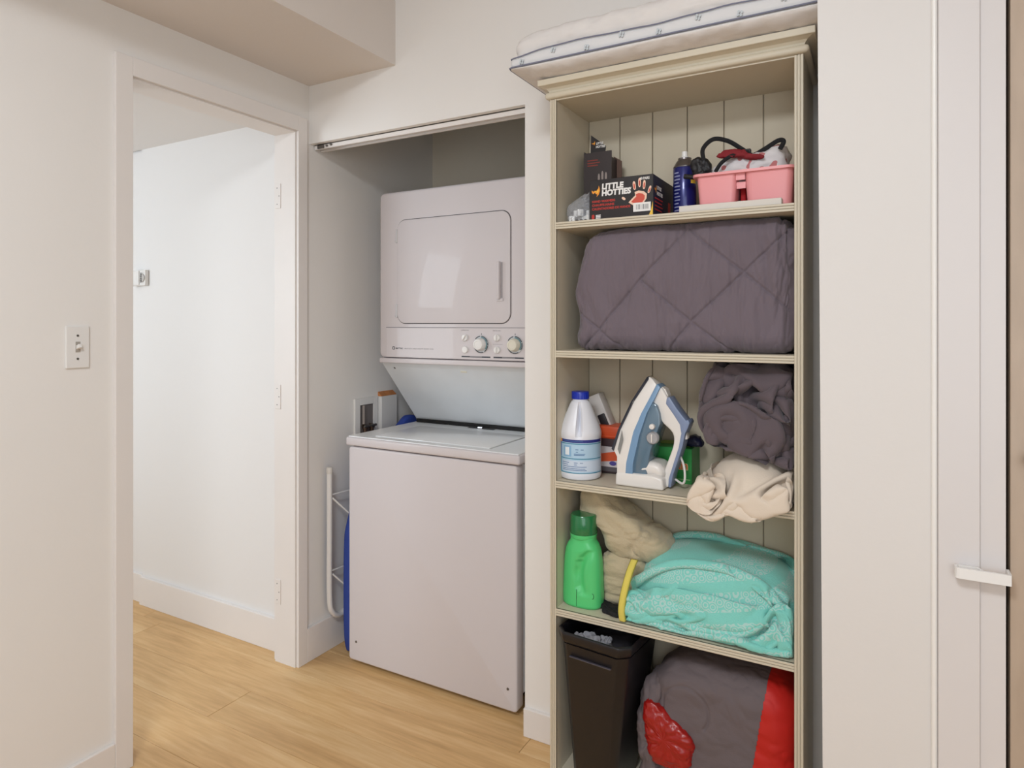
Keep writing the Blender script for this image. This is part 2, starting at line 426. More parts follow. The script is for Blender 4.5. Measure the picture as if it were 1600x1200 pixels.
# right door casing and door
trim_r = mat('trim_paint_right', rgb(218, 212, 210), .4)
struct('trim_1', lathe([(.0052, 0), (.0052, 2.12)], (.0835, 1.398, 0), 14), bead_m, smooth=True)
struct('trim_2', box(.0885, .1495, 1.388, 1.40, 0, 2.12, .0015), trim_r)
struct('trim_3', box(.1495, .1865, 1.394, 1.40, 0, 2.06, .001), trim_r)
d2 = struct('door_2', box(.1925, .97, 1.396, 1.436, .008, 2.05, .0015), birch_m)
struct('door_gap_dark', box(.186, .1925, 1.432, 1.44, 0, 2.06), black_m)  # black strip behind the door gap, its darkness put in as colour
struct('trim_5', box(.1495, 1.04, 1.388, 1.40, 2.06, 2.12, .0015), trim_r)
obj('door_pull', lathe([(.001, 0), (.011, .0), (.011, .004), (.004, .008), (.004, .02), (.012, .026), (.012, .034), (.001, .038)], (.222, 1.396, 1.02), 20, 'Y'), screw_m, d2, True)

# white catch on the casing: flat bar with a looped end
ct = thing('safety_catch', 'white plastic catch, flat bar with looped end, on the right door casing', 'latch', (.15, 1.386, .82))
zb, zt = .812, .830
loop_o = [(.1115+x, y) for x, y in ((0, 1.368), (.002, 1.364), (.006, 1.362), (.078, 1.362), (.079, 1.364), (.079, 1.3665), (.0425, 1.3665), (.036, 1.377), (.030, 1.380), (.008, 1.384), (.003, 1.382), (0, 1.377))]
obj('bar', prism(loop_o[:2]+[(.1175, 1.362), (.1895, 1.362), (.1905, 1.364), (.1905, 1.3675), (.1165, 1.3675), (.1150, 1.3695)], zb, zt, 'Z'), plastic_w, ct)
obj('loop', join(prism([(.1115, 1.368), (.1145, 1.3685), (.1145, 1.3775), (.118, 1.3805), (.1165, 1.3835), (.1115, 1.379)], zb, zt, 'Z'),
    prism([(.1165, 1.3835), (.118, 1.3805), (.1425, 1.3795), (.1485, 1.3672), (.1525, 1.3672), (.146, 1.3835)], zb, zt, 'Z'),
    box(.120, .145, 1.382, 1.3885, zb+.002, zt-.002)), plastic_w, ct)
obj('end_tab', box(.1865, .191, 1.3665, 1.396, zb, zt, .0008), plastic_w, ct)

# light switch
sw = thing('light_switch', 'white single toggle light switch on the left wall', 'light switch', (XL, .956, 1.188))
pl = bevelled(prism([(.927, 1.132), (.986, 1.132), (.986, 1.243), (.927, 1.243)], XL, XL+.006, 'X'), .0025)
obj('cover_plate', pl, plastic_w, sw)
obj('toggle', rotax(box(XL+.004, XL+.019, .952, .961, 1.180, 1.190, .001), (XL, .956, 1.185), -.35, 'Y'), plastic_w, sw)
obj('toggle_slot', box(XL+.0055, XL+.0064, .9505, .9625, 1.174, 1.202), mat('slot_grey', rgb(170, 162, 152), .6), sw)
for z in (1.157, 1.218): obj('screw', lathe([(.0032, 0), (.003, .0012), (.001, .0014)], (XL+.006, .956, z), 10, 'X'), screw_m, sw, label='dark screw head')

# thermostat
th = thing('thermostat', 'small white dial thermostat on the bright wall beyond the doorway', 'thermostat', (-2.86, 1.76, 1.44))
obj('body', box(-2.95, -2.83, 1.742, 1.76, 1.418, 1.487, .003), plastic_w, th)
obj('front_cover', box(-2.945, -2.872, 1.738, 1.742, 1.422, 1.484, .001), plastic_w, th)
obj('dial', lathe([(.001, 0), (.018, 0), (.018, .004), (.001, .005)], (-2.850, 1.742, 1.452), 24, 'Y'), mat('dial_grey', rgb(190, 186, 182), .5), th)
obj('scale_marks', join(*[box(-2.858, -2.848, 1.7365, 1.7372, z, z+.003) for z in (1.432, 1.439, 1.447, 1.456, 1.464, 1.471)], box(-2.8535, -2.852, 1.736, 1.737, 1.43, 1.474)), seam_m, th)

# ================================================================= LAUNDRY CENTRE
X0, X1 = -1.708, -1.002
WF = 1.820
lc = thing('laundry_centre', 'white stacked washer and dryer in the closet', 'washer dryer', (-1.355, 2.1, 0))
obj('washer_cabinet', box(X0+.006, X1-.006, WF+.03, 2.45, .055, .80, .003), appl_m, lc, True)
fp = obj('washer_front_panel', bevelled(prism(roundrect(X0, X1, .018, .7985, .012, 4), WF, WF+.045), .006, 3), appl_m, lc, True)
for x, z in ((-1.672, .088), (-1.035, .088)):
    obj('screw', lathe([(.0045, 0), (.004, .0015), (.001, .002)], (x, WF, z), 12, 'Y'), screw_m, fp, label='dark screw head')
obj('side_strip', box(X1-.0085, X1-.003, 1.875, 1.885, .06, .795), grey_m, lc)
obj('kick_base', box(X0+.03, X1-.03, WF+.06, 2.42, .02, .055), black_m, lc)
for x in (X0+.06, X1-.06):
    for y in (WF+.10, 2.38): obj('foot', lathe([(.02, 0), (.02, .012), (.008, .014), (.008, .022)], (x, y, 0), 16), black_p, lc)
# washer top with raised rim, recessed lid
top = box(X0-.012, X1+.010, WF-.004, 2.40, .8025, .8335, .007, 3)
obj('washer_top', top, appl_m, lc, True)
obj('top_rim', join(box(X0-.006, X0+.085, WF+.004, 2.29, .833, .837, .0018), box(X1-.125+.004, X1+.004, WF+.004, 2.29, .833, .837, .0018), box(X0+.085, X1-.12, WF+.004, 1.858, .833, .837, .0018), box(X0+.085, X1-.12, 2.135, 2.29, .833, .837, .0018)), lid_m, lc)
lid = obj('washer_lid', box(X0+.090, X1-.125, 1.862, 2.130, .8335, .8395, .0025), lid_m, lc, True)
obj('lid_groove', box(X0+.0845, X1-.1195, 1.8575, 2.1355, .8334, .8343), seam_m, lc)
obj('lid_hinge_slot', box(-1.43, -1.31, 2.19, 2.206, .837, .8378), black_m, lc)
obj('hinge_knuckle', lathe([(.005, 0), (.005, .02)], (-1.38, 2.192, .841), 10, 'X'), chrome, lc)
# slanted grey back panel between washer and dryer
sl = prism([(2.003, 1.098), (2.222, .852), (2.30, .852), (2.45, .8335), (2.45, 1.098)], X0+.002, X1-.002, 'X')
spn = obj('slanted_panel', sl, grey_m, lc)
dv = Vector((0, 2.222-2.003, .852-1.098)).normalized(); nv = Vector((0, dv.z, -dv.y))
def on_slant(x, t, h=.0):   # point on the slanted face
    return Vector((x, 2.003, 1.098))+dv*t+nv*h
def slantbox(x0, x1, t0, t1, h):
    V = [tuple(on_slant(x, t, q)) for q in (0, h) for x, t in ((x0, t0), (x1, t0), (x1, t1), (x0, t1))]
    return V, [(0, 1, 2, 3), (4, 5, 6, 7), (0, 1, 5, 4), (1, 2, 6, 5), (2, 3, 7, 6), (3, 0, 4, 7)]
obj('name_tag', slantbox(-1.352, -1.325, .030, .038, .0015), ivory, spn, label='small cream tag')
obj('base_gap_line', box(X0+.01, X1-.01, 2.212, 2.228, .838, .852), black_m, lc)  # dark gap at the slanted panel's foot, drawn as a black strip
obj('screw', slantbox(-1.662, -1.655, .025, .032, .001), screw_m, spn)
# dryer
YD = 1.990
obj('dryer_cabinet', box(X0+.003, X1-.003, YD+.02, 2.45, 1.099, 1.748, .004), appl_m, lc, True)
df = obj('dryer_front_panel', bevelled(prism(roundrect(X0, X1, 1.118, 1.757, .022, 6), YD, YD+.05), .010, 4), appl_m, lc, True)
def ringstrip(x0, x1, z0, z1, r, w, y0, y1):
    A = roundrect(x0, x1, z0, z1, r); B = roundrect(x0+w, x1-w, z0+w, z1-w, max(r-w, .001)); n = len(A)
    V = [(p[0], y0, p[1]) for p in A]+[(p[0], y0, p[1]) for p in B]+[(p[0], y1, p[1]) for p in A]+[(p[0], y1, p[1]) for p in B]
    F = []
    for i in range(n):
        j = (i+1) % n; F += [(i, j, n+j, n+i), (2*n+i, 2*n+j, 3*n+j, 3*n+i), (i, j, 2*n+j, 2*n+i), (n+i, n+j, 3*n+j, 3*n+i)]
    return V, F
obj('door_gap_line', ringstrip(-1.6185, -1.1175, 1.2485, 1.6465, .038, .006, YD-.0004, YD+.002), seam_m, lc)  # dark ring drawing the shaded gap around the dryer door
dd = obj('dryer_door', bevelled(prism(roundrect(-1.6158, -1.1202, 1.2512, 1.6438, .036, 8), YD-.005, YD+.004), .0022, 2), appl_m, lc, True)
obj('door_handle', join(box(-1.166, -1.155, YD-.022, YD-.005, 1.335, 1.466, .003), box(-1.172, -1.146, YD-.010, YD-.005, 1.328, 1.338, .001)), appl_m, dd, True)
obj('handle_recess_shade', box(-1.153, -1.1505, YD-.0062, YD-.005, 1.34, 1.464), mat('shadow_grey_plastic', rgb(150, 144, 146), .6), dd)  # raised grey strip, shade beside the handle put in as colour
for z in (1.585, 1.298): obj('door_hinge', join(box(-1.624, -1.615, YD-.006, YD, z-.026, z+.026, .001), box(-1.627, -1.622, YD-.007, YD, z-.022, z-.018)), mat('hinge_metal', rgb(196, 192, 192), .35), lc)
# console
cs = obj('control_console', box(X0+.036, X1-.004, YD-.004, YD+.002, 1.121, 1.234, .0015), appl_m, lc)
obj('console_lip', box(X0+.004, X1-.004, YD-.006, YD+.03, 1.098, 1.117, .004, 3), appl_m, lc, True)
obj('console_seam', box(X0+.034, X1-.004, YD-.0006, YD+.001, 1.2335, 1.2362), mat('soft_seam', rgb(150, 144, 146), .7), lc)
yk = YD-.004
dark_ink = mat('dark_ink', rgb(62, 66, 72), .5); grey_ink = mat('grey_ink', rgb(160, 154, 156), .5); teal_ink = mat('teal_ink', rgb(96, 140, 150), .4)
def dial(x, z, rotk, mk):
    k = obj('timer_dial', lathe([(.001, .0), (.031, .0), (.0305, .004), (.001, .0045)], (x, yk, z), 40, 'Y'), mat('dial_skirt', rgb(205, 208, 210), .25), cs, True)
    # printed ring of tick marks, coloured on the right
    segs = []
    for a0, a1 in rotk:
        n = 8; P = [(x+.0305*math.cos(math.radians(a0+(a1-a0)*i/n)), z+.0305*math.sin(math.radians(a0+(a1-a0)*i/n))) for i in range(n+1)]
        P += [(x+.0275*math.cos(math.radians(a1-(a1-a0)*i/n)), z+.0275*math.sin(math.radians(a1-(a1-a0)*i/n))) for i in range(n+1)]
        segs.append(flat(P, yk-.0046, .0004))
    obj('dial_marks', join(*segs), dark_ink, k)
    P = [(x+.0265*math.cos(math.radians(a)), z+.0265*math.sin(math.radians(a))) for a in range(-40, 91, 10)]+[(x+.022*math.cos(math.radians(a)), z+.022*math.sin(math.radians(a))) for a in range(90, -41, -10)]
    obj('dial_band', flat(P, yk-.0046, .0004), teal_ink, k, label='teal printed band')
    obj('knob', lathe([(.001, .004), (.023, .004), (.0225, .012), (.0195, .024), (.018, .0265), (.013, .0275), (.012, .0262), (.001, .0262)], (x, yk, z), 36, 'Y'), mk, k, True)
    obj('index_mark', box(x-.0012, x+.0012, yk-.0003, yk, z+.034, z+.039), dark_ink, cs)
dial(-1.237, 1.176, [(95, 140), (20, 85), (-5, 14), (-60, -10), (200, 290)], plastic_w)
dial(-1.100, 1.176, [(100, 150), (20, 88), (-35, 15), (200, 300)], ivory)
for x, z in ((-1.305, 1.199), (-1.304, 1.156), (-1.171, 1.200), (-1.171, 1.157)):
    s = obj('selector_knob', lathe([(.001, 0), (.0125, 0), (.0122, .006), (.011, .008), (.001, .0085)], (x, yk, z), 24, 'Y'), plastic_w, cs, True)
    if not (z < 1.17 and x < -1.25):
        obj('knob_grip', rotax(box(x-.002, x+.002, yk-.014, yk-.008, z-.010, z+.010, .001), (x, yk, z), .6 if x < -1.25 else 0, 'Y'), plastic_w, s)
for a, b in ((-1.321, -1.200), (-1.187, -1.066)):
    obj('printed_bar', box(a, b, yk-.0004, yk, 1.1285, 1.1335), dark_ink, cs)
    obj('printed_bar', box(a+.035, b-.035, yk-.0006, yk-.0003, 1.130, 1.1322), grey_ink, cs, label='pale bar lettering')
for x, z, s_ in ((-1.324, 1.224, 'TEMPERATURE'), (-1.19, 1.223, 'WATER LEVEL')):
    text(s_, .0052, (x, yk-.0002, z), grey_ink, cs)
obj('logo', ringstrip(-1.640, -1.628, 1.150, 1.162, .003, .0028, yk-.0004, yk), dark_ink, cs)
text('MAYTAG', .0085, (-1.624, yk-.0002, 1.1525), dark_ink, cs, bold=.0001)
text('HEAVY DUTY  LARGE CAPACITY  WASHER  DRYER', .0060, (-1.582, yk-.0002, 1.153), grey_ink, cs)
obj('panel_line', box(-1.190, -1.150, yk-.0003, yk, 1.1765, 1.1775), grey_ink, cs)

# ---- washer outlet box in the closet's left wall
ob = thing('outlet_box', 'white recessed washer outlet box on the closet wall beside the washer', 'outlet box', (XL, 2.07, .75))
fr = join(box(XL, XL+.008, 2.005, 2.035, .74, .945, .001), box(XL, XL+.008, 2.118, 2.142, .74, .945, .001), box(XL, XL+.008, 2.035, 2.118, .917, .945, .001), box(XL, XL+.008, 2.035, 2.118, .74, .765, .001))
obj('frame', fr, plastic_w, ob)
obj('box_interior', box(XL+.0005, XL+.002, 2.035, 2.118, .765, .917), mat('outlet_inside', rgb(120, 112, 110), .7), ob)
for y in (2.055, 2.095):
    v = obj('valve', join(lathe([(.009, 0), (.009, .03), (.012, .03), (.012, .04), (.006, .045)], (XL+.016, y, .790), 14), lathe([(.007, 0), (.007, .02)], (XL+.004, y, .83), 10, 'X')), brass, ob, True)
    obj('valve_handle', join(box(XL+.022, XL+.030, y-.018, y+.018, .826, .836, .003)), screw_m, v)
obj('supply_pipe', lathe([(.006, 0), (.006, .075)], (XL+.012, 2.050, .84), 12), mat('pipe_grey', rgb(150, 140, 134), .5), ob, True)
ab = thing('wall_box_cover', 'white boxed-in panel with bare orange top, beside the outlet box', 'cover box', (XL, 2.2, .74))
obj('box_body', box(XL, XL+.022, 2.150, 2.250, .74, .943, .001), plastic_w, ab)
obj('bare_top', prism([(XL, .9435), (XL+.0215, .9435), (XL, .962)], 2.151, 2.248, 'Y'), mat('bare_orange_wood', rgb(196, 128, 78), .8, .3, 150, .12, 40), ab, label='bare orange-brown top')

# ---- ironing board standing between washer and wall
ib = thing('ironing_board', 'folded ironing board, blue cover and white tubular legs, left of the washer', 'ironing board', (-1.775, 2.0, 0))
blue = mat('blue_cover', rgb(40, 66, 150), .75, .3, 400, .05, 20)
prof = spline([(1.865, 0, .012), (1.850, 0, .10), (1.850, 0, .40), (1.866, 0, .50), (1.93, 0, .64), (2.03, 0, .75), (2.14, 0, .82), (2.22, 0, .862), (2.27, 0, .80), (2.27, 0, .4), (2.27, 0, .012)], 5)
bd = bevelled(prism([(p.x, p.z) for p in prof], -1.765, -1.733, 'X'), .007, 3)
obj('cover', bd, blue, ib, True)
tb = spline([(-1.822, 1.838, .688), (-1.822, 1.838, .45), (-1.822, 1.838, .22), (-1.822, 1.852, .155), (-1.822, 1.895, .128), (-1.822, 1.96, .15), (-1.822, 2.10, .19)], 8)
obj('leg', tube(tb, .0105, 12, 1.0, (1, 0, 0)), plastic_w, ib, True)
obj('end_cap', lathe([(.012, 0), (.012, .02), (.009, .024)], (-1.822, 1.838, .682), 16), mat('cap_white', rgb(222, 216, 208), .5), ib, True)
for z in (.600, .312):
    obj('cross_rod', tube([(-1.819, 1.845, z), (-1.80, 2.02, z+.0)], .003, 8), plastic_w, ib)
    obj('cross_rod', tube([(-1.817, 1.848, z-.012), (-1.775, 1.905, z-.085)], .0035, 8), plastic_w, ib)

# ================================================================= BOOKCASE
BX0, BX1 = -.743, -.144     # outer
IX0, IX1 = -.726, -.162     # inner
BF, BB = 1.529, 1.750
bc = thing('bookcase', 'tall cream bookcase with tongue and groove back and reeded shelf edges', 'bookcase', (-.443, 1.64, 0))
def reeded_v(x0, x1, z0, z1):   # stile front with two grooves
    w_ = x1-x0; b = [x0, x0+w_*.29, x0+w_*.36, x0+w_*.64, x0+w_*.71, x1]
    return join(box(b[0], b[1], BF-.003, BF+.004, z0, z1, .0008, 1), box(b[2], b[3], BF-.003, BF+.004, z0, z1, .0008, 1), box(b[4], b[5], BF-.003, BF+.004, z0, z1, .0008, 1))
for a, b in ((BX0, IX0), (IX1, BX1)):
    sp_ = obj('side_panel', box(a, b, BF, BB, 0, 1.825), case_m, bc)
    obj('reeded_edge', reeded_v(a, b, 0, 1.825), case_m, sp_)
for zt_ in (1.509, 1.181, .847, .520, .092):
    s = obj('shelf', box(IX0, IX1, BF, BB-.008, zt_-.0175, zt_), case_m, bc)
    h = .0175
    obj('reeded_edge', join(*[box(IX0, IX1, BF-.003, BF+.004, zt_-h+h*a, zt_-h+h*b, .0007, 1) for a, b in ((0, .29), (.36, .64), (.71, 1))]), case_m, s)
obj('plinth', box(IX0, IX1, BF+.012, BF+.028, 0, .0745), case_m, bc)
xs = [IX0, -.633, -.540, -.446, -.352, -.256, IX1]
for a, b in zip(xs[:-1], xs[1:]):
    obj('back_board', box(a+.0012, b-.0012, BB-.008, BB, .0, 1.824, .0012, 1), caseback_m, bc)
obj('back_sheet', box(BX0, BX1, BB, BB+.004, 0, 1.84), caseback_m, bc)
obj('top_panel', box(IX0, IX1, BF, BB, 1.822, 1.842), case_m, bc)
def ringbox(o_, z0, z1, bev, seg=3): return box(BX0-o_, BX1+o_, BF-o_, BB, z0, z1, bev, seg)
obj('crown_bead', ringbox(.012, 1.8255, 1.8425, .0075, 4), case_m, bc, True)
# cove between bead and board
V = []; F = []
for o_, z in ((.002, 1.8425), (.004, 1.848), (.009, 1.853), (.020, 1.857)):
    V += [(BX0-o_, BB, z), (BX0-o_, BF-o_, z), (BX1+o_, BF-o_, z), (BX1+o_, BB, z)]
for j in range(3):
    for i in range(3): F.append((4*j+i, 4*j+i+1, 4*j+5+i, 4*j+4+i))
F += [(0, 1, 2, 3), (12, 13, 14, 15)]; F += [(4*j+3, 4*j, 4*j+4, 4*j+7) for j in range(3)]
obj('crown_cove', (V, F), case_m, bc)
obj('crown_board', ringbox(.025, 1.857, 1.8725, .0012, 1), case_m, bc)

# ---- pillow on top
def piped(c0, c1, zc):
    pass
pil_m = mat('pillow_ticking', rgb(226, 220, 216), .85, .35, 70, .02, 30)
pw = thing('pillow', 'white gusseted bed pillow with navy piping, lying on top of the bookcase', 'pillow', (-.48, 1.55, 1.8725))
px0, px1, py0, py1 = -.828, -.10, 1.462, 1.745
def pil_disp(p, n):
    e = min((p.x-px0)/.16, 1); bottomlift = 0.0
    f = .005*(bil(p, (14, 14, 30), 2., 3)-.5)
    return n*f
def pil_shape(p):
    # corner sags: underside rises towards the ends, top domes
    u = min(1, max(0, (p[0]-px0)/.14)); v = min(1, max(0, (p[1]-py0)/.06))
    z = p[2]; zc = 1.900
    if z < zc: z = zc-(zc-z)*(.12+.88*math.sin(u*PI/2)*(.35+.65*math.sin(v*PI/2)))
    return (p[0]+(.02*(1-v) if z > zc else 0), p[1], z)
low = softbox(px0, px1, py0, py1, 1.8735, 1.902, .0140, 110, 40, 10)
low = ([pil_shape(p) for p in low[0]], low[1])
obj('bottom_panel', displace(low, lambda p, n: n*(.004*(bil(p, (22, 22, 30), 2., 2)-.5)*min(1, max(0, 1.899-p.z)*60))), pil_m, pw, 'all')
gus = softbox(px0+.004, px1, py0+.004, py1, 1.899, 1.933, .006, 100, 40, 8)
gz = lambda x: .004*noise.noise(Vector((x*11, 0, 3)))+.003*math.sin(x*17)
def gshape(p):
    t = (p.z-1.899)/.034
    return Vector((.0, -.004*math.sin(PI*min(1, max(0, t))), (gz(p.x)*1.0-.006*math.exp(-((p.x-px0)/.05)**2))*min(1, max(0, t))))
gus = displace(gus, lambda p, n: gshape(p))
gu = obj('gusset', gus, mat('gusset_cloth', rgb(222, 220, 220), .85, .2, 90), pw, 'all')
topp = softbox(px0+.006, px1, py0+.006, py1, 1.927, 1.995, .030, 90, 40, 14)
obj('top_panel', displace(topp, lambda p, n: n*(.008*(bil(p, (10, 10, 20), 5., 3)-.5))+Vector((0, 0, -.012*math.exp(-((p.x-px0)/.06)**2)))), pil_m, pw, 'all')
navy = mat('navy_piping', rgb(120, 122, 140), .7)
def loopline(off, z, fz=None):
    P = [(px1, py0+off, z+(fz(px1) if fz else 0))]
    n = 40
    for i in range(n+1):
        x = px1+(px0+off+.012-px1)*i/n; P.append((x, py0+off, z+(fz(x) if fz else 0)))
    P += [(px0+off+.003, py0+off+.003, z+(fz(px0) if fz else 0)), (px0+off, py0+off+.014, z+(fz(px0) if fz else 0)), (px0+off, py1-.02, z+(fz(px0) if fz else 0))]
    return P
obj('piping', tube(loopline(-.0015, 1.9003), .0021, 8), navy, pw, True)
obj('piping', tube(loopline(.0015, 1.9325, lambda x: gz(x)-.006*math.exp(-((x-px0)/.05)**2)), .0018, 8), navy, pw, True)
mo = mat('faint_blue_motif', rgb(198, 204, 208), .9)
sprigs = []
for i in range(8):
    x = -.790+i*.088; z = 1.916+.006*((i % 2)*2-1); yq = py0-.0018
    for a in range(4):
        t = a*PI/2+.5; cx, cz = x+.0045*math.cos(t), z+.0045*math.sin(t)
        sprigs.append(flat([(cx+.0028*math.cos(q*PI/3), cz+.0036*math.sin(q*PI/3)) for q in range(6)], yq, .002))
o = obj('printed_motif', join(*sprigs), mo, pw); o['kind'] = 'stuff'

# ---- SHELF 1 -----------------------------------------------------------
S1 = 1.509
card = mat('black_card', rgb(34, 29, 30), .38, .04, 60)
card_n = mat('navy_black_card', rgb(28, 26, 44), .4)
white_ink = mat('white_ink', rgb(236, 232, 228), .5); red_ink = mat('red_ink', rgb(196, 52, 40), .5); orange_ink = mat('orange_ink', rgb(238, 150, 44), .5)
yellow_ink = mat('yellow_ink', rgb(244, 196, 70), .5); peach_ink = mat('peach_ink', rgb(240, 200, 176), .5); hred_ink = mat('hand_red_ink', rgb(204, 78, 58), .5)
hw = thing('hand_warmer_box', 'black printed carton of hand warmers with white handprint, front of top shelf', 'box', (-.56, 1.635, S1))
hx0, hx1, hy0, hy1, hz1 = -.640, -.4755, 1.540, 1.728, 1.609
obj('carton', box(hx0, hx1, hy0, hy1, S1, hz1, .0008, 1), card, hw)
obj('carton_end', box(hx1, hx1+.0004, hy0+.001, hy1-.001, S1+.001, hz1-.001), card_n, hw, label='navy black carton end')
def F2(u, v):    # px-like local coords on the front: u,v in 0..1
    return (hx0+(hx1-hx0)*u, S1+(hz1-S1)*v)
def flamepoly(s, cx, cz):
    P = [(-.9, .35), (-.5, .05), (-.28, .28), (-.02, -.12), (.1, .3), (.42, .62), (.5, 1.1), (.66, .62), (.72, .1), (.5, -.5), (.05, -.95), (.2, -.5), (-.05, -.38), (-.3, -.12), (-.6, -.35), (-.85, -.1)]
    return [(cx+a*s, cz+b*s) for a, b in P]
def flame(parent, cx, cz, s, y):
    obj('flame_logo', flat(flamepoly(s, cx, cz), y, .0003), orange_ink, parent)
    obj('flame_core', flat([(cx+a*s*.55+.12*s, cz+b*s*.55+.05*s) for a, b in [(-.9, .35), (-.28, .28), (0, -.1), (.42, .62), (.5, 1.1), (.62, .1), (.2, -.6), (-.3, -.12)]], y-.0003, .0002), yellow_ink, parent)
yf = hy0
flame(hw, *F2(.115, .70), .0135, yf)
text('LITTLE', .0190, (hx0+.0335, yf-.0003, F2(0, .750)[1]), white_ink, hw, bold=.0010, sx=1.0, shear=.06)
text('HOTTIES', .0190, (hx0+.0330, yf-.0003, F2(0, .590)[1]), white_ink, hw, bold=.0010, sx=1.0, shear=.06)
text('TM', .004, (hx0+.105, yf-.0003, F2(0, .71)[1]), white_ink, hw)
for i, s_ in enumerate(('HAND WARMERS', 'CHAUFFE-MAINS', 'CALENTADORES DE MANOS')):
    text(s_, .0078, (hx0+.0075, yf-.0003, F2(0, .43-.093*i)[1]), red_ink, hw, bold=.00018)
text('8', .014, (hx0+.007, yf-.0003, F2(0, .03)[1]), red_ink, hw, bold=.0008)
obj('count_marks', join(*[flat([(hx0+.0175, F2(0, v)[1]), (hx0+.030, F2(0, v)[1]), (hx0+.031, F2(0, v)[1]+.0022), (hx0+.0175, F2(0, v)[1]+.0022)], yf, .0003) for v in (.03, .065, .10)]), white_ink, hw)
text('40 PAIRS', .0085, (*F2(.80, 0)[:1], yf-.0003, F2(0, .885)[1]), white_ink, hw, bold=.0002, sx=.75)
# hand print
def capsule(cx, cz, w_, h_, a):
    P = []
    for k in range(16):
        t = 2*PI*k/16; x, z = w_*math.cos(t), h_*math.sin(t); z += math.copysign(h_*.35, math.sin(t)) if abs(math.sin(t)) > .3 else 0
        P.append((cx+x*math.cos(a)+z*math.sin(a), cz-x*math.sin(a)+z*math.cos(a)))
    return P
fing = [(.715, .76, .0036, .0082, -.12), (.795, .82, .0034, .0085, 0), (.865, .76, .0034, .0082, .08), (.945, .63, .0030, .0070, .35), (.55, .47, .0030, .0040, -1.0)]
palm = [(.625, .36), (.68, .45), (.73, .52), (.72, .60), (.78, .63), (.86, .60), (.905, .53), (.90, .42), (.86, .33), (.83, .22), (.76, .20), (.70, .28)]
obj('handprint', join(*[flat(capsule(*F2(u, v), w_, h_, a), yf, .0003) for u, v, w_, h_, a in fing], flat([F2(*p) for p in palm], yf, .0003)), peach_ink, hw, label='pale hand print')
obj('handprint_heat', join(*[flat(capsule(*F2(u, v-.015), w_*.5, h_*.6, a), yf-.0003, .0002) for u, v, w_, h_, a in fing[:4]], flat([F2(.79+(p[0]-.79)*.74, .40+(p[1]-.40)*.72) for p in palm], yf-.0003, .0002)), hred_ink, hw, label='red glow in the palm')
obj('price_label', box(*[F2(.70, 0)[0], F2(.965, 0)[0]], yf-.0012, yf-.0006, F2(0, .12)[1], F2(0, .335)[1]), white_ink, hw)
random.seed(2); bars = []
x = F2(.745, 0)[0]
while x < F2(.93, 0)[0]:
    w_ = random.choice((.0005, .0009, .0014)); bars.append(box(x, x+w_, yf-.0014, yf-.0012, F2(0, .17)[1], F2(0, .29)[1])); x += w_+random.choice((.0008, .0014, .0022))
o = obj('barcode', join(*bars), dark_ink, hw)
obj('corner_glow', flat([F2(.93, .0), F2(.995, .0), F2(.995, .34), F2(.965, .12)], yf, .0003), yellow_ink, hw)
re = (PI/2, 0, PI/2); xe = hx1+.0005
text('LITTLE', .012, (xe, hy0+.030, S1+.068), white_ink, hw, bold=.0004, rot=re, shear=.15)
text('HOTTIES', .012, (xe, hy0+.028, S1+.054), white_ink, hw, bold=.0004, rot=re, shear=.15)
o = obj('flame_logo', ([(xe, hy0+.018+(a*.009), S1+.066+b*.009) for a, b in [(p[0], p[1]) for p in flamepoly(1, 0, 0)]]+[(xe+.0003, hy0+.018+(a*.009), S1+.066+b*.009) for a, b in flamepoly(1, 0, 0)],
      [tuple(range(16)), tuple(range(31, 15, -1))]+[(i, (i+1) % 16, 16+(i+1) % 16, 16+i) for i in range(16)]), orange_ink, hw)
for i in range(4): obj('small_print', box(xe, xe+.0002, hy0+.012, hy0+.07+.006*(i % 2), S1+.016+.009*i, S1+.019+.009*i), red_ink, hw)
obj('end_panel_print', box(xe, xe+.0002, hy0+.125, hy0+.145, S1+.008, S1+.05), red_ink, hw)

# opened carton behind
hb = thing('hand_warmer_carton', 'opened black carton with a torn upright flap, behind the printed handprint box', 'box', (-.68, 1.7, S1))
A = .0
cb = join(box(-.706, -.626, 1.66, 1.662, S1, 1.712), box(-.706, -.704, 1.662, 1.735, S1, 1.716), box(-.628, -.626, 1.662, 1.735, S1, 1.695), box(-.704, -.628, 1.733, 1.735, S1, 1.70))
cb = (cb[0], cb[1])
# it stands a little turned behind the printed box
cbo = obj('carton', rotz(cb, (-.665, 1.70, 0), .0), mat('dark_brown_card', rgb(52, 42, 42), .5), hb)
flap = prism([(-.690, 1.700), (-.650, 1.695), (-.645, 1.728), (-.688, 1.762)], 1.668, 1.670)
obj('flap', flap, card, hb)
flame(hb, -.680, 1.738, .0058, 1.6675)
text('LITTLE', .0085, (-.673, 1.6673, 1.734), white_ink, hb, bold=.0003, shear=.1, sx=.8)
text('HOTTIES', .0085, (-.674, 1.6673, 1.725), white_ink, hb, bold=.0003, shear=.1, sx=.8)
obj('printed_lines', join(*[box(-.695, -.665+.006*(i % 2), 1.6592, 1.66, 1.675+.007*i, 1.678+.007*i) for i in range(3)]), mat('dull_red_ink', rgb(134, 52, 42), .5), hb)
obj('printed_fingers', join(*[flat(capsule(x_, 1.640+dz, .003, .010, 0), 1.66, .0004) for x_, dz in ((-.662, 0), (-.652, .006), (-.642, .002))]), mat('dull_pale_ink', rgb(150, 136, 130), .5), hb)
obj('rear_flap', prism([(-.640, 1.62), (-.612, 1.62), (-.612, 1.690), (-.635, 1.705)], 1.700, 1.702), mat('brown_card', rgb(96, 70, 58), .7), hb, label='brown unprinted flap')

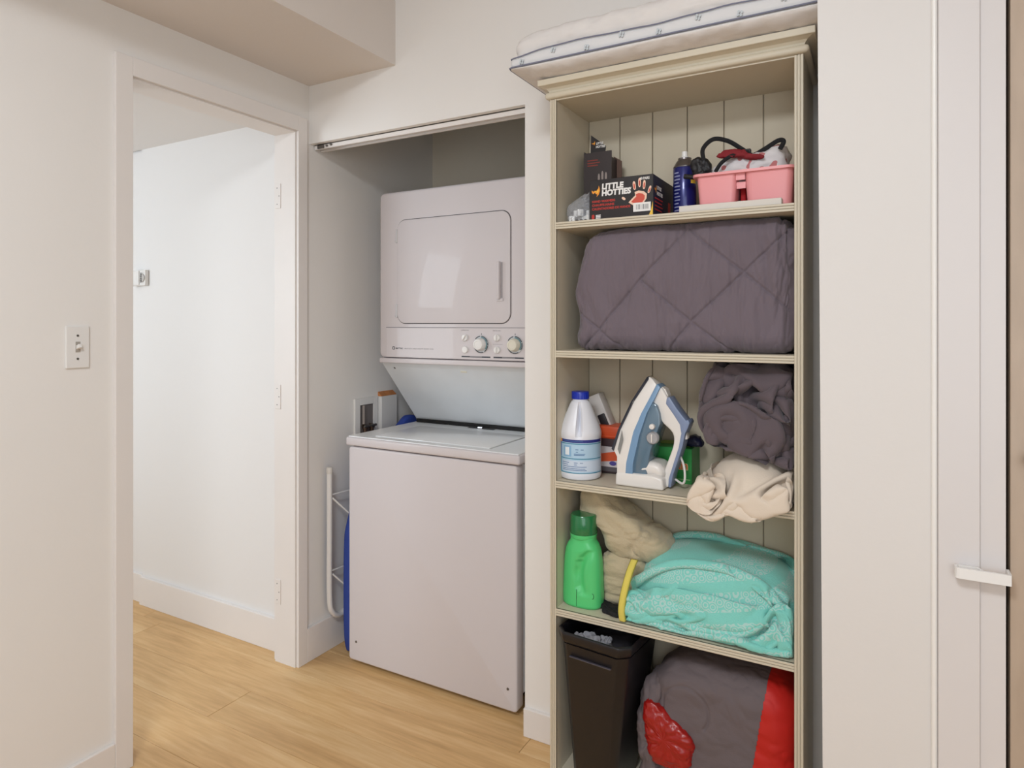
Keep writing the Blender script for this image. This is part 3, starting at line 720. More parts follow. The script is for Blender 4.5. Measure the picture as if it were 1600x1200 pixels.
# plastic bag of plugs
clear = bpy.data.materials.new('clear_film'); clear.use_nodes = True
p_ = clear.node_tree.nodes['Principled BSDF']; p_.inputs['Base Color'].default_value = rgb(225, 225, 230); p_.inputs['Roughness'].default_value = .12; p_.inputs['Alpha'].default_value = .28
bg = thing('plastic_bag', 'clear plastic bag of small white fittings at left end of top shelf', 'bag', (-.69, 1.59, S1))
bgo = displace(blob([(-.719, 1.512), (-.720, 1.556), (-.705, 1.570), (-.672, 1.588), (-.650, 1.592), (-.6465, 1.56), (-.648, 1.512), (-.68, 1.510)], 1.60, .035, 30, 70), lambda p, n: n*(.012*(bil(p, (45, 45, 45), 3., 3)-.6)))
bgo = ([(a, b, max(c, S1+.0006)) for a, b, c in bgo[0]], bgo[1])
obj('film', bgo, clear, bg, 'all')
random.seed(5)
for i in range(7):
    cx, cy_, cz = -.703+.0075*i, 1.577+.012*(i % 3), S1+.013+.016*(i % 2)
    ft = join(box(cx-.008, cx+.008, cy_-.006, cy_+.006, cz-.010, cz+.008, .002), box(cx-.001, cx+.001, cy_-.013, cy_-.006, cz-.004, cz+.004))
    ft = rotz(ft, (cx, cy_, cz), random.uniform(-.6, .6))
    obj('fitting', ft, plastic_w, bg, True)
for i in range(3): obj('prong', box(-.686+.012*i, -.682+.012*i, 1.560, 1.572, S1+.004, S1+.008), seam_m, bg)

# spray can
can = thing('spray_can', 'dark blue aerosol can with white nozzle, behind the pink caddy on top shelf', 'spray can', (-.430, 1.655, S1))
cblue = mat('can_blue', rgb(28, 34, 108), .28, metal=.2, coat=.3)
obj('body', lathe([(.001, 0), (.0275, 0), (.0285, .003), (.0285, .127), (.027, .130)], (-.430, 1.655, S1), 40), cblue, can, True)
obj('dome', lathe([(.0278, .130), (.0285, .1325), (.026, .137), (.021, .146), (.0165, .151), (.0165, .155), (.001, .155)], (-.430, 1.655, S1), 36), mat('can_dome', rgb(128, 122, 122), .3, metal=.8), can, True)
obj('nozzle', join(lathe([(.011, .155), (.011, .158), (.0075, .160), (.007, .172), (.001, .173)], (-.430, 1.655, S1), 20)), plastic_w, can, True)
pr = []
for i in range(13):
    z = .012+.0085*i
    w_ = .30 if i % 3 else .24
    pr.append(lathe([(.0287, z), (.0287, z+.0032)], (-.430, 1.655, S1), 8, 'Z', math.radians(225)+.0, math.radians(225)+w_*2.1))
o = obj('small_print', join(*pr), mat('can_print', rgb(150, 154, 190), .5), can)
obj('emblem', lathe([(.0287, .018), (.0287, .034)], (-.430, 1.655, S1), 8, 'Z', math.radians(283), math.radians(298)), mat('emblem_grey', rgb(120, 124, 170), .5), can)
obj('yellow_band', lathe([(.0288, .088), (.0288, .103)], (-.430, 1.655, S1), 8, 'Z', math.radians(315), math.radians(350)), yellow_ink, can)

# dark strap bundle / lamp behind the caddy
hd = thing('head_torch', 'black head torch with elastic strap looped over the pink caddy', 'head torch', (-.38, 1.60, 1.60))
lump = displace(blob([(-.406, 1.632), (-.392, 1.648), (-.372, 1.648), (-.356, 1.634), (-.358, 1.612), (-.392, 1.604)], 1.612, .016, 20, 50), lambda p, n: n*(.008*(bil(p, (40, 40, 40), 1., 2)-.5)))
obj('lamp_housing', lump, black_p, hd, True)
obj('tilt_bracket', tube([(-.415, 1.595, 1.606), (-.392, 1.592, 1.601), (-.368, 1.592, 1.610)], .006, 10), black_p, hd, True)
S = spline([(-.370, 1.60, 1.640), (-.372, 1.60, 1.668), (-.348, 1.60, 1.688), (-.316, 1.61, 1.682), (-.285, 1.615, 1.660), (-.262, 1.615, 1.643), (-.235, 1.61, 1.652), (-.205, 1.61, 1.668), (-.192, 1.60, 1.662), (-.20, 1.60, 1.645)], 8)
obj('strap', tube(S, .0052, 8, .35, (0, 1, .3)), black_f, hd, True)
obj('strap', tube(spline([(-.340, 1.585, 1.606), (-.325, 1.583, 1.626), (-.300, 1.583, 1.640), (-.265, 1.59, 1.646)], 8), .0045, 8, .35, (0, 1, .3)), black_f, hd, True)
obj('buckle', box(-.283, -.262, 1.592, 1.605, 1.640, 1.654, .002), black_p, hd)

# pink caddy
pink = mat('pink_plastic', rgb(238, 158, 160), .38)
cd = thing('caddy', 'pink plastic caddy with two compartments and rolled rim on the top shelf', 'caddy', (-.275, 1.64, S1+.001))
def bin_shell(x0, x1, y0, y1, z0, z1, tap, r, t=.0025):
    def ring(o_, z, f):
        P = roundrect(x0+tap*(1-f)+o_, x1-tap*(1-f)-o_, y0+tap*(1-f)+o_, y1-tap*(1-f)-o_, max(.002, r-o_), 5); return [(p[0], p[1], z) for p in P]
    rings = [ring(0, z0, 0), ring(0, z0+(z1-z0)*.5, .5), ring(0, z1, 1), ring(t, z1, 1), ring(t, z0+t+(z1-z0)*.4, .4), ring(t, z0+t, 0)]
    n = len(rings[0]); V = sum(rings, []); F = []
    for j in range(5):
        for i in range(n): F.append((j*n+i, j*n+(i+1) % n, (j+1)*n+(i+1) % n, (j+1)*n+i))
    F.append(tuple(range(n))); F.append(tuple(5*n+i for i in range(n))); return V, F
cz0, cz1 = S1+.001, 1.597
obj('compartment', bin_shell(-.379, -.288, 1.562, 1.73, cz0, cz1, .006, .012), pink, cd, True)
obj('compartment', bin_shell(-.272, -.1675, 1.562, 1.73, cz0, cz1, .006, .016), pink, cd, True)
rimp = roundrect(-.388, -.1635, 1.555, 1.737, .016, 5); rimi = roundrect(-.378, -.1685, 1.565, 1.727, .012, 5); n = len(rimp)
V = [(p[0], p[1], z) for P, z in ((rimp, 1.593), (rimp, 1.599), (rimi, 1.601), (rimi, 1.593)) for p in P]
F = [(j*n+i, j*n+(i+1) % n, ((j+1) % 4)*n+(i+1) % n, ((j+1) % 4)*n+i) for j in range(4) for i in range(n)]
obj('rim', (V, F), pink, cd, True)
obj('bridge', join(box(-.290, -.270, 1.566, 1.569, 1.578, 1.597), box(-.290, -.270, 1.575, 1.579, 1.56, 1.575), box(-.287, -.273, 1.60, 1.72, 1.585, 1.592)), pink, cd)
rd = mat('red_cloth', rgb(128, 26, 34), .8, .3, 300)
rc = obj('cleaning_cloth', displace(softbox(-.2865, -.2735, 1.60, 1.70, S1+.001, 1.575, .005, 10, 30, 20), lambda p, n: n*(.002*(bil(p, (60, 60, 60), 1., 2)-.5))), mat('dark_red_cloth', rgb(168, 24, 30), .8), None, 'all')
tag(rc, 'dark red folded cloth wedged between the two pink caddy compartments', 'cloth')
wc = displace(blob([(-.365, 1.580), (-.368, 1.61), (-.345, 1.632), (-.31, 1.642), (-.27, 1.650), (-.22, 1.660), (-.190, 1.660), (-.185, 1.64), (-.192, 1.58), (-.27, 1.565)], 1.65, .055, 30, 90), lambda p, n: n*(.012*(bil(p, (26, 26, 30), 4., 3)-.5)))
wcm = bpy.data.materials.new('white_red_print'); wcm.use_nodes = True
N = wcm.node_tree.nodes; L = wcm.node_tree.links; tcn = N.new('ShaderNodeTexCoord'); nn = N.new('ShaderNodeTexNoise'); nn.inputs['Scale'].default_value = 55; nn.inputs['Detail'].default_value = 0
rr_ = N.new('ShaderNodeValToRGB'); rr_.color_ramp.interpolation = 'CONSTANT'; rr_.color_ramp.elements[0].color = rgb(222, 216, 216); rr_.color_ramp.elements[1].position = .68; rr_.color_ramp.elements[1].color = rgb(196, 120, 120)
L.new(tcn.outputs['Object'], nn.inputs[0]); L.new(nn.outputs[0], rr_.inputs[0]); L.new(rr_.outputs[0], N['Principled BSDF'].inputs['Base Color']); N['Principled BSDF'].inputs['Roughness'].default_value = .8
wco = obj('scarf', wc, wcm, None, 'all'); tag(wco, 'crumpled white scarf with red pattern heaped in the pink caddy', 'scarf')
rb = obj('ribbon', displace(blob([(-.335, 1.640), (-.325, 1.653), (-.30, 1.657), (-.278, 1.652), (-.262, 1.642), (-.232, 1.632), (-.24, 1.624), (-.262, 1.628), (-.285, 1.634)], 1.590, .008, 18, 60), lambda p, n: n*(.004*(bil(p, (50, 50, 50), 4., 2)-.5))), rd, None, 'all')
tag(rb, 'dark red cloth band lying over the white scarf in the caddy', 'ribbon')
sb = obj('flat_slab', box(-.411, -.188, 1.531, 1.556, S1, 1.5235, .001), mat('offwhite_slab', rgb(214, 206, 196), .5), None); tag(sb, 'narrow off-white slab lying along the front of the top shelf', 'slab')

# ---- SHELF 2 : comforter ------------------------------------------------
grey_c = mat('charcoal_cotton', rgb(110, 98, 106), .85, .25, 420, .03, 10, sheen=.2)
segs = [((-.735, 1.110), (-.515, 1.358)), ((-.515, 1.358), (-.400, 1.47)), ((-.515, 1.358), (-.391, 1.255)), ((-.391, 1.255), (-.30, 1.185)), ((-.46, 1.17), (-.391, 1.255)), ((-.391, 1.255), (-.178, 1.455)),
        ((-.395, 1.468), (-.279, 1.373)), ((-.279, 1.373), (-.160, 1.268)), ((-.68, 1.28), (-.55, 1.178))]
def seg_d(x, z):
    b = 9
    for (ax, az), (bx, bz) in segs:
        dx, dz = bx-ax, bz-az; t = max(0, min(1, ((x-ax)*dx+(z-az)*dz)/(dx*dx+dz*dz)))
        b = min(b, math.hypot(x-ax-t*dx, z-az-t*dz))
    return b
cf = softbox(-.693, -.164, 1.560, 1.738, 1.183, 1.482, .042, 250, 30, 140)
def cshape(p, n):
    v = Vector()
    lf = 1-min(1, max(0, (p.x+.693)/.12)); rt = 1-min(1, max(0, (-.164-p.x)/.10)); fr_ = max(0, -n.y)
    d = seg_d(p.x, p.z)
    puff = .009*(1-math.exp(-(d/.045)**1.3))-.0045*math.exp(-(d/.0024)**2)+.006*(bil(p, (22, 10, 5), 6., 3)-.5)
    wr_ = .006*(bil(Vector((p.x, p.y, p.z)), (30, 12, 7), 1., 3)-.5)*(.35+1.2*(math.exp(-d/.03))+1.5*lf*lf+2.0*rt*rt)
    v = n*(puff*(.3+.7*fr_)+wr_)
    zz = max(0, (p.z-1.183)/.299)
    v.x += lf*(.020*(zz)**1.3 + .009*math.sin(zz*9))         # left end slumps to the right towards the top
    v.x -= lf*.008*(1-zz)
    v.z += .012*math.sin((p.x+.69)*5.5)*max(0, n.z)-.010*lf*max(0, zz)
    if zz > .85: v.y += .0
    return v
cfv = displace(cf, cshape)
cfv = ([(min(a, -.1635), min(b, 1.7415), min(max(c, 1.1815), 1.4905)) for a, b, c in cfv[0]], cfv[1])
o = obj('comforter', cfv, grey_c, None, 'all'); tag(o, 'thick charcoal quilted comforter with diamond stitching, filling the second shelf', 'comforter')

# ---- SHELF 3 ------------------------------------------------------------
S3 = .847
bl = thing('bleach_jug', 'white bleach jug with blue cap and blue label at left of third shelf', 'bottle', (-.690, 1.600, S3))
bprof = [(.001, 0), (.046, .0), (.052, .004), (.0545, .012), (.0545, .02), (.054, .03), (.054, .108), (.0552, .113), (.0550, .120), (.0535, .126), (.049, .140), (.0425, .156), (.0365, .170), (.031, .184), (.027, .193), (.0235, .199), (.020, .202), (.020, .206), (.001, .206)]
pr2 = []
for (r0, h0), (r1, h1) in zip(bprof[:-1], bprof[1:]):
    k = max(1, int((abs(h1-h0)+abs(r1-r0))/.004)); pr2 += [(r0+(r1-r0)*i/k, h0+(h1-h0)*i/k) for i in range(k)]
pr2.append(bprof[-1])
def bdent(x, y, h, t):
    r = math.hypot(x, y)
    if .112 < h < .198 and r > .005:
        a = (t-math.radians(290)+PI) % (2*PI)-PI
        s = math.sin(PI*(h-.112)/.086)**.6
        k = 1-.62*s*math.exp(-((a+.02)/.125)**4)
        k += .05*s*math.exp(-((a+.55)/.25)**2)
        return x*k, y*k
    return x, y
jug_m = mat('jug_white', rgb(232, 232, 238), .35)
obj('jug', lathe(pr2, (-.690, 1.600, S3), 80, fn=bdent), jug_m, bl, True)
ridges = []
cap = lathe([(.001, .2245), (.0215, .2245), (.0225, .223), (.0225, .206), (.0205, .205)], (-.690, 1.600, S3), 48, fn=lambda x, y, h, t: (x*(1+.02*math.cos(24*t)), y*(1+.02*math.cos(24*t))))
obj('cap', cap, mat('cap_blue', rgb(22, 48, 170), .35), bl, True)
def band(z0, z1, a0, a1, m, nm='label_band', rr=.0547, par=None):
    return obj(nm, lathe([(rr, z0), (rr, z1)], (-.690, 1.600, S3), 30, 'Z', math.radians(a0), math.radians(a1)), m, par or bl, True)
lb = band(.020, .105, 175, 365, mat('label_pale_blue', rgb(176, 206, 228), .45), 'label', .0548)
band(.098, .1055, 175, 235, mat('label_orange', rgb(226, 160, 60), .45), 'label_band', .0551, lb)
band(.098, .1055, 235, 365, mat('label_navy', rgb(44, 50, 128), .45), 'label_band', .0551, lb)
band(.062, .098, 175, 232, mat('label_deep_blue', rgb(30, 92, 176), .45), 'label_band', .0551, lb)
band(.020, .062, 175, 232, mat('label_teal', rgb(70, 160, 196), .45), 'label_band', .0551, lb)
for z in (.094, .056, .0195): band(z, z+.002, 232, 365, mat('label_line', rgb(50, 132, 160), .5), 'label_line', .0552, lb)
band(.062, .090, 243, 268, mat('label_picture', rgb(140, 182, 216), .45), 'label_picture', .0552, lb)
band(.066, .086, 249, 262, mat('label_white', rgb(232, 238, 244), .5), 'label_spot', .0554, lb)
band(.024, .052, 236, 360, mat('label_paler', rgb(204, 216, 232), .45), 'label_panel', .0551, lb)
ink = mat('label_ink', rgb(70, 110, 160), .5); pr = []
random.seed(8)
for z, a, b in [(.046, 238, 262), (.041, 238, 258), (.080, 280, 288), (.080, 294, 302), (.074, 281, 287), (.046, 276, 286), (.046, 292, 300), (.036, 240, 310), (.031, 240, 306), (.027, 240, 310), (.069, 276, 306), (.066, 276, 304), (.041, 276, 284), (.1012, 240, 300)]:
    pr.append(lathe([(.0554, z), (.0554, z+.0014)], (-.690, 1.600, S3), 10, 'Z', math.radians(a), math.radians(b)))
obj('small_print', join(*pr), ink, lb)

# orange-lidded tub behind
tb_ = thing('detergent_tub', 'orange lidded tub with dark window and orange white label, behind the iron', 'tub', (-.636, 1.700, S3))
obj('body', box(-.676, -.598, 1.668, 1.735, S3, .945, .006), mat('tub_dark', rgb(70, 56, 60), .3), tb_, True)
obj('lid', box(-.679, -.595, 1.665, 1.738, .940, .975, .006), mat('tub_orange', rgb(214, 84, 44), .4), tb_, True)
obj('lid_ridge', box(-.681, -.593, 1.663, 1.738, .944, .950, .002), mat('tub_orange', None), tb_)
tl = obj('label', box(-.6765, -.5975, 1.6672, 1.6678, .854, .920), mat('tub_label', rgb(214, 206, 206), .5), tb_)
obj('label_swoosh', flat([(-.676, .876), (-.598, .886), (-.598, .918), (-.62, .908), (-.676, .896)], 1.6671, .0004), mat('tub_label_orange', rgb(218, 92, 52), .5), tl)
obj('label_emblem', flat([(-.625+.010*math.cos(t*PI/6), .876+.006*math.sin(t*PI/6)) for t in range(12)], 1.6666, .0004), mat('emblem_purple', rgb(84, 76, 150), .5), tl)
obj('label_foot', box(-.676, -.598, 1.6664, 1.6671, .854, .866), mat('label_dark', rgb(96, 90, 94), .5), tl)
pp = thing('refill_pouch', 'white pouch with dark underside leaning behind the bleach jug', 'pouch', (-.655, 1.70, .976))
obj('pouch', rotax(box(-.676, -.640, 1.69, 1.73, .965, 1.060, .004), (-.658, 1.7, .976), -.42, 'Y'), mat('pouch_white', rgb(206, 198, 192), .5), pp, True)
obj('inner', rotax(box(-.668, -.646, 1.686, 1.72, .968, 1.004, .003), (-.658, 1.7, .976), -.42, 'Y'), mat('pouch_dark', rgb(34, 26, 30), .5), pp, True)

# steam iron standing on its heel
ir = thing('steam_iron', 'white and blue steam iron standing upright on its heel', 'iron', (-.51, 1.60, S3))
iw = mat('iron_white', rgb(232, 226, 220), .3); ibl = mat('iron_blue', rgb(118, 152, 186), .35); ibd = mat('iron_lilac_blue', rgb(128, 142, 172), .4)
itk = mat('iron_tank', rgb(96, 120, 138), .15, coat=.5); isole = mat('iron_sole', rgb(66, 68, 78), .3, metal=.6)
IC = 1.605
tipx, tipz = -.500, 1.120
def iprof(poly, hw_, taper=1.0, bev=.003, seg=3, yc=IC):
    """side profile thickened in depth; narrows to the tip like a sole plate"""
    V, F = bevelled(prism(poly, -1, 1), bev, seg) if False else prism(poly, -1, 1)
    out = []
    for x, y, z in V:
        t = min(1, max(0, (tipz-z)/.24)); wv_ = hw_*(1-taper+taper*math.sqrt(max(0.02, 1-(1-t)**2)))
        out.append((x, yc+y*wv_, z))
    return bevelled((out, F), bev, seg)
def ip(*p): return list(p)
def subdiv(poly, n=4): return [(p.x, p.z) for p in spline([(a, 0, b) for a, b in poly], n, True)]
# soleplate: thin dark plate on the left
obj('soleplate', iprof(ip((-.503, 1.119), (-.5075, 1.117), (-.540, 1.058), (-.572, .985), (-.5875, .937), (-.582, .932), (-.566, .985), (-.535, 1.055), (-.502, 1.112)), .050, .85, .0008, 1), isole, ir, True)
obj('skirt', iprof(ip((-.502, 1.1185), (-.492, 1.112), (-.480, 1.100), (-.512, 1.03), (-.530, .98), (-.5485, .905), (-.549, .875), (-.574, .875), (-.574, .918), (-.583, .935), (-.5685, .985), (-.537, 1.056)), .047, .85, .002, 2), iw, ir, True)
obj('blue_band', iprof(ip((-.479, 1.102), (-.470, 1.094), (-.500, 1.03), (-.517, .975), (-.532, .905), (-.533, .875), (-.552, .875), (-.550, .905), (-.534, .98), (-.514, 1.03)), .0475, .85, .0015, 2), ibl, ir, True)
obj('water_tank', iprof(ip((-.491, 1.058), (-.477, 1.050), (-.470, 1.030), (-.468, 1.006), (-.475, .985), (-.490, .940), (-.497, .905), (-.500, .875), (-.536, .875), (-.534, .905), (-.520, .975)), .040, .7, .003, 2), itk, ir, True)
hand = subdiv(ip((-.472, 1.094), (-.462, 1.084), (-.452, 1.066), (-.435, 1.040), (-.414, 1.008), (-.411, .995), (-.418, .965), (-.430, .925), (-.444, .885), (-.450, .853), (-.462, .852), (-.464, .880), (-.453, .915), (-.442, .945), (-.438, .968), (-.442, .985), (-.455, .998), (-.468, 1.010), (-.474, 1.030), (-.482, 1.046), (-.492, 1.058), (-.486, 1.075)), 2)
obj('handle', iprof(hand, .021, .0, .004, 3), iw, ir, True)
obj('grip', iprof(ip((-.456, 1.068), (-.449, 1.072), (-.430, 1.044), (-.408, 1.016), (-.404, 1.020), (-.399, 1.012), (-.403, 1.000), (-.410, .985), (-.416, .955), (-.4285, .915), (-.440, .880), (-.445, .851), (-.452, .851), (-.451, .872), (-.438, .915), (-.427, .950), (-.4205, .985), (-.424, 1.006), (-.440, 1.030), (-.458, 1.054)), .0225, .0, .003, 2), ibd, ir, True)
obj('heel', iprof(ip((-.578, .848), (-.576, .880), (-.555, .8815), (-.48, .8815), (-.458, .876), (-.455, .8475), (-.52, .8475)), .050, .0, .006, 3), iw, ir, True)
dm = displace(softbox(-.528, -.458, IC-.040, IC+.04, .878, .912, .0165, 24, 20, 12), lambda p, n: Vector((0, 0, -.010*((p.x+.493)/.035)**2)))
obj('heel_dome', dm, iw, ir, 'all')
obj('steam_dial', join(lathe([(.001, .012), (.013, .012), (.0155, .008), (.0155, .0), (.012, -.002)], (-.484, IC-.036, .972), 32, 'Y')), mat('dial_silver', rgb(190, 190, 194), .25, metal=.6), ir, True)
obj('dial_grip', box(-.4855, -.4825, IC-.052, IC-.048, .962, .982, .001), iw, ir)
obj('spray_button', lathe([(.001, .010), (.006, .009), (.007, .005), (.007, 0)], (-.486, IC-.036, .999), 20, 'Y'), iw, ir, True)
obj('steam_button', rotax(box(-.423, -.409, IC-.012, IC+.012, .968, .992, .004, 3), (-.416, IC, .98), -.2, 'Y'), iw, ir, True)
obj('clear_window', flat([(-.560, .985), (-.5575, .962), (-.566, .925), (-.571, .938)], IC-.0465, .002), mat('window_grey', rgb(136, 136, 134), .2), ir)
obj('front_nozzle', iprof(ip((-.470, 1.095), (-.460, 1.088), (-.4535, 1.072), (-.462, 1.076)), .014, 0, .001, 1), iw, ir)
cordp = spline([(-.440, IC, .868), (-.420, IC-.01, .862), (-.414, IC-.01, .875), (-.418, IC-.005, .905), (-.430, IC, .93)], 8)
obj('power_cord', tube(cordp, .0028, 8), iw, ir, True)

# green detergent carton
gb = thing('green_carton', 'green detergent carton with orange lettering, behind the iron on third shelf', 'box', (-.47, 1.69, S3))
grn = mat('carton_green', rgb(44, 142, 66), .4); gx0, gx1, gy0, gy1, gz1 = -.535, -.4125, 1.655, 1.738, .936
obj('carton', box(gx0, gx1, gy0, gy1, S3, gz1, .0008, 1), grn, gb)
obj('torn_top', join(prism([(gx0+.01, gz1), (gx1, gz1), (gx1-.004, gz1+.012), (gx0+.04, gz1+.008)], gy0+.05, gy0+.052), prism([(gx1-.02, gz1), (gx1, gz1), (gx1, gz1+.014)], gy0+.03, gy0+.06)), mat('olive_card', rgb(120, 132, 54), .5), gb, label='olive torn flap')
obj('yellow_swoosh', flat([(gx0, .905), (gx0+.055, .880), (gx0+.075, .868), (gx0+.055, .862), (gx0+.02, .868), (gx0, .88)], gy0, .0004), mat('swoosh_yellow', rgb(204, 190, 48), .5), gb)
text('Gain', .030, (gx1-.057, gy0-.0006, .8835), mat('cream_ink', rgb(238, 226, 180), .5), gb, bold=.0016, sx=.85)
text('Gain', .030, (gx1-.057, gy0-.0012, .8835), mat('gain_orange', rgb(226, 108, 48), .5), gb, bold=.0004, sx=.85)
obj('pale_line', box(gx1-.07, gx1-.004, gy0-.0004, gy0, .857, .859), mat('line_green', rgb(140, 190, 130), .5), gb)
dk = obj('dark_packet', displace(blob([(-.435, .938), (-.432, .958), (-.412, .968), (-.395, .955), (-.394, .940), (-.41, .9365)], 1.69, .018, 16, 40), lambda p, n: n*(.004*(bil(p, (60, 60, 60), 2., 2)-.5))), mat('dark_navy_film', rgb(28, 30, 58), .35), None, 'all')
tag(dk, 'small dark navy packet on top of the green carton', 'packet')

# crumpled charcoal sheet
gsh = mat('charcoal_sheet', rgb(92, 80, 85), .85, .2, 400, .03, 12, sheen=.2)
def crump(o_, s=(11, 11, 15), amp=.034, fine=.008):
    def f(p, n):
        a = bil(p, s, o_, 2); b = bil(p, (s[0]*2.6, s[1]*2.6, s[2]*3), o_+4, 3)
        return n*(amp*(a-.42)+fine*(b-.5))
    return f
def lim(VF, x0=-.7245, x1=-.1635, y0=0, y1=1.7405, z0=0, z1=9, edge=None):
    out = []
    for a, b, c in VF[0]:
        if edge is not None and b > 1.5255: c = max(c, edge+.0008)
        out.append((min(max(a, x0), x1), min(max(b, y0), y1), min(max(c, z0), z1)))
    return (out,)+tuple(VF[1:])
def gin(U, W, rng):
    x = -.425+.26*W+.02*smooth_noise(U, W, rng, 3, 1.5); y = 1.585+.035*smooth_noise(U, W, rng, 5, 1.6)
    return np.stack([x, y, .965+.195*U+.015*smooth_noise(U, W, rng, 4, 1.6)], -1)
def gcl(P):
    P = core(P, (-.262, 1.66, 1.035), (.088, .08, .098)); x, y, z = P[:, 0], P[:, 1], P[:, 2]
    zz = np.clip((z-.93)/.23, 0, 1)
    x = np.clip(x, np.interp(zz, [0, .15, .35, .45, .55, .72, .85, 1], [-.33, -.345, -.375, -.425, -.375, -.392, -.36, -.352]), -.1655)
    z = np.clip(z, .969-.045*np.clip((x+.34)/.17, 0, 1), 1.161); y = np.clip(y, 1.535+.05*np.clip((z-1.10)/.06, 0, 1), 1.738)
    return np.stack([x, y, z], -1)
sheet1 = crumple(68, .92, gin, gcl, 110, 5, .0120, 21, g=-3, bend=.7)
o = obj('rumpled_sheet', sheet1, gsh, None, 'all'); tag(o, 'crumpled charcoal bed sheet heaped at right of third shelf', 'sheet'); subdivide(o)

# cream sheet hanging over the shelf edge
crm = mat('cream_sheet', rgb(222, 206, 188), .85, .2, 350, .02, 12, sheen=.2)
def cin(U, W, rng):
    x = -.385+.22*U+.02*smooth_noise(U, W, rng, 3, 1.2); y = 1.60+.11*(W-.5)*2+.015*smooth_noise(U, W, rng, 3, 1.2)
    return np.stack([x, y, .955+.02*smooth_noise(U, W, rng, 3, 1.5)], -1)
def ccl(P):
    P = core(P, (-.262, 1.62, .858), (.098, .105, .094)); x, y, z = P[:, 0], P[:, 1], P[:, 2]
    x = np.clip(x, -.350-.036*np.clip((.95-z)/.09, 0, 1), -.1655)
    under = (z < .845) & (y > 1.522) & (y < 1.540); y = np.where(under, 1.521, y)
    low = np.interp(x, [-.385, -.345, -.325, -.295, -.25, -.20, -.17], [.838, .808, .803, .826, .811, .836, .85])      # droops over the shelf edge
    z = np.maximum(z, np.where(y > 1.522, .8495, low)); z = np.minimum(z, .968-.033*np.clip((x+.34)/.17, 0, 1))
    y = np.clip(y, 1.494+.6*np.clip(z-.90, 0, .1), 1.738)
    return np.stack([x, y, z], -1)
sheet2 = crumple(60, .56, cin, ccl, 130, 5, .0095, 3, bend=.5)
o = obj('cream_sheet', sheet2, crm, None, 'all'); tag(o, 'cream cotton sheet bunched up and drooping over the third shelf edge', 'sheet'); subdivide(o)

# ---- SHELF 4 ------------------------------------------------------------
S4 = .520
dg = thing('detergent_bottle', 'green laundry detergent bottle with dark green cap on the fourth shelf', 'bottle', (-.676, 1.588, S4))
gl = mat('bottle_green', rgb(84, 204, 122), .35, coat=.2)
def dlev(h):   # half width x, half depth y, centre shift
    P = [(0, .048, .030), (.006, .053, .034), (.03, .054, .034), (.08, .052, .034), (.12, .050, .033), (.145, .046, .032), (.160, .040, .030), (.168, .033, .029), (.178, .0325, .029)]
    for (h0, a0, b0), (h1, a1, b1) in zip(P[:-1], P[1:]):
        if h <= h1: t = (h-h0)/(h1-h0); return a0+(a1-a0)*t, b0+(b1-b0)*t
    return P[-1][1:]
V = []; F = []; nh, na_ = 60, 72
for j in range(nh+1):
    h = .178*j/nh; a, b = dlev(h)
    for i in range(na_):
        t = 2*PI*i/na_; c_, s_ = math.cos(t), math.sin(t)
        x = a*math.copysign(abs(c_)**.75, c_); y = b*math.copysign(abs(s_)**.75, s_)
        if s_ < 0:    # groove that outlines the hand grip on the front
            gxx = -.006+.030*((h-.09)/.06)**2*(1 if h > .09 else .6)-.0
            inside = .035 < h < .150
            d = abs(x-gxx); dep = .017*math.exp(-(max(0, x-gxx)/.016)**2)*(1 if x > gxx else math.exp(-((x-gxx)/.003)**2))
            if inside: y += dep*math.sin(PI*(h-.035)/.115)**.5
        V.append((-.676+x, 1.588+y, S4+h))
for j in range(nh):
    for i in range(na_): F.append((j*na_+i, j*na_+(i+1) % na_, (j+1)*na_+(i+1) % na_, (j+1)*na_+i))
F.append(tuple(range(na_))); F.append(tuple(nh*na_+i for i in range(na_)))
obj('bottle', (V, F), gl, dg, 'all')
obj('collar', lathe([(.033, .176), (.0345, .180), (.0345, .186), (.030, .188)], (-.676, 1.588, S4), 40), gl, dg, True)
obj('cap', lathe([(.030, .186), (.0345, .187), (.0355, .190), (.0335, .232), (.031, .2355), (.001, .236)], (-.676, 1.588, S4), 60, fn=lambda x, y, h, t: (x*(1+.012*math.cos(30*t)), y*(1+.012*math.cos(30*t)))), mat('cap_green', rgb(30, 116, 66), .25, coat=.4), dg, True)
obj('mould_seam', tube([(-.6815, 1.5538, S4+.006), (-.6812, 1.5535, S4+.03), (-.6810, 1.5545, S4+.048)], .0007, 6), mat('seam_green', rgb(24, 96, 52), .5), dg)
obj('embossed_ring', tube([(-.640+.004*math.cos(t*PI/8), 1.5595, S4+.036+.007*math.sin(t*PI/8)) for t in range(17)], .0007, 6), mat('seam_green', None), dg)

tan = mat('tan_towel', rgb(192, 176, 146), .95, .8, 260, .04, 30, sheen=.3)
t1 = softbox(-.640, -.520, 1.600, 1.735, S4+.002, .655, .03, 60, 40, 50)
t1 = displace(t1, lambda p, n: n*(.008*(bil(p, (12, 12, 30), 2., 3)-.4)-.006*math.exp(-((p.z-.552)/.004)**2)-.004*math.exp(-((p.z-.60)/.005)**2)))
t2 = blob([(-.700, .800), (-.672, .822), (-.645, .815), (-.60, .782), (-.545, .748), (-.492, .716), (-.470, .700), (-.462, .678), (-.480, .655), (-.525, .642), (-.575, .640), (-.610, .652), (-.630, .672), (-.655, .72), (-.70, .74)], 1.655, .065, 50, 200, .65, .6, ctr=(-.57, .71), db=.08)
t2 = displace(t2, lambda p, n: n*(.012*(bil(p, (10, 10, 16), 5., 3)-.45)-.007*math.exp(-((p.x+.535+.25*(p.z-.70)+.02*math.sin((p.z-.65)*60))/.006)**2)*(1 if p.z > .66 else 0)))
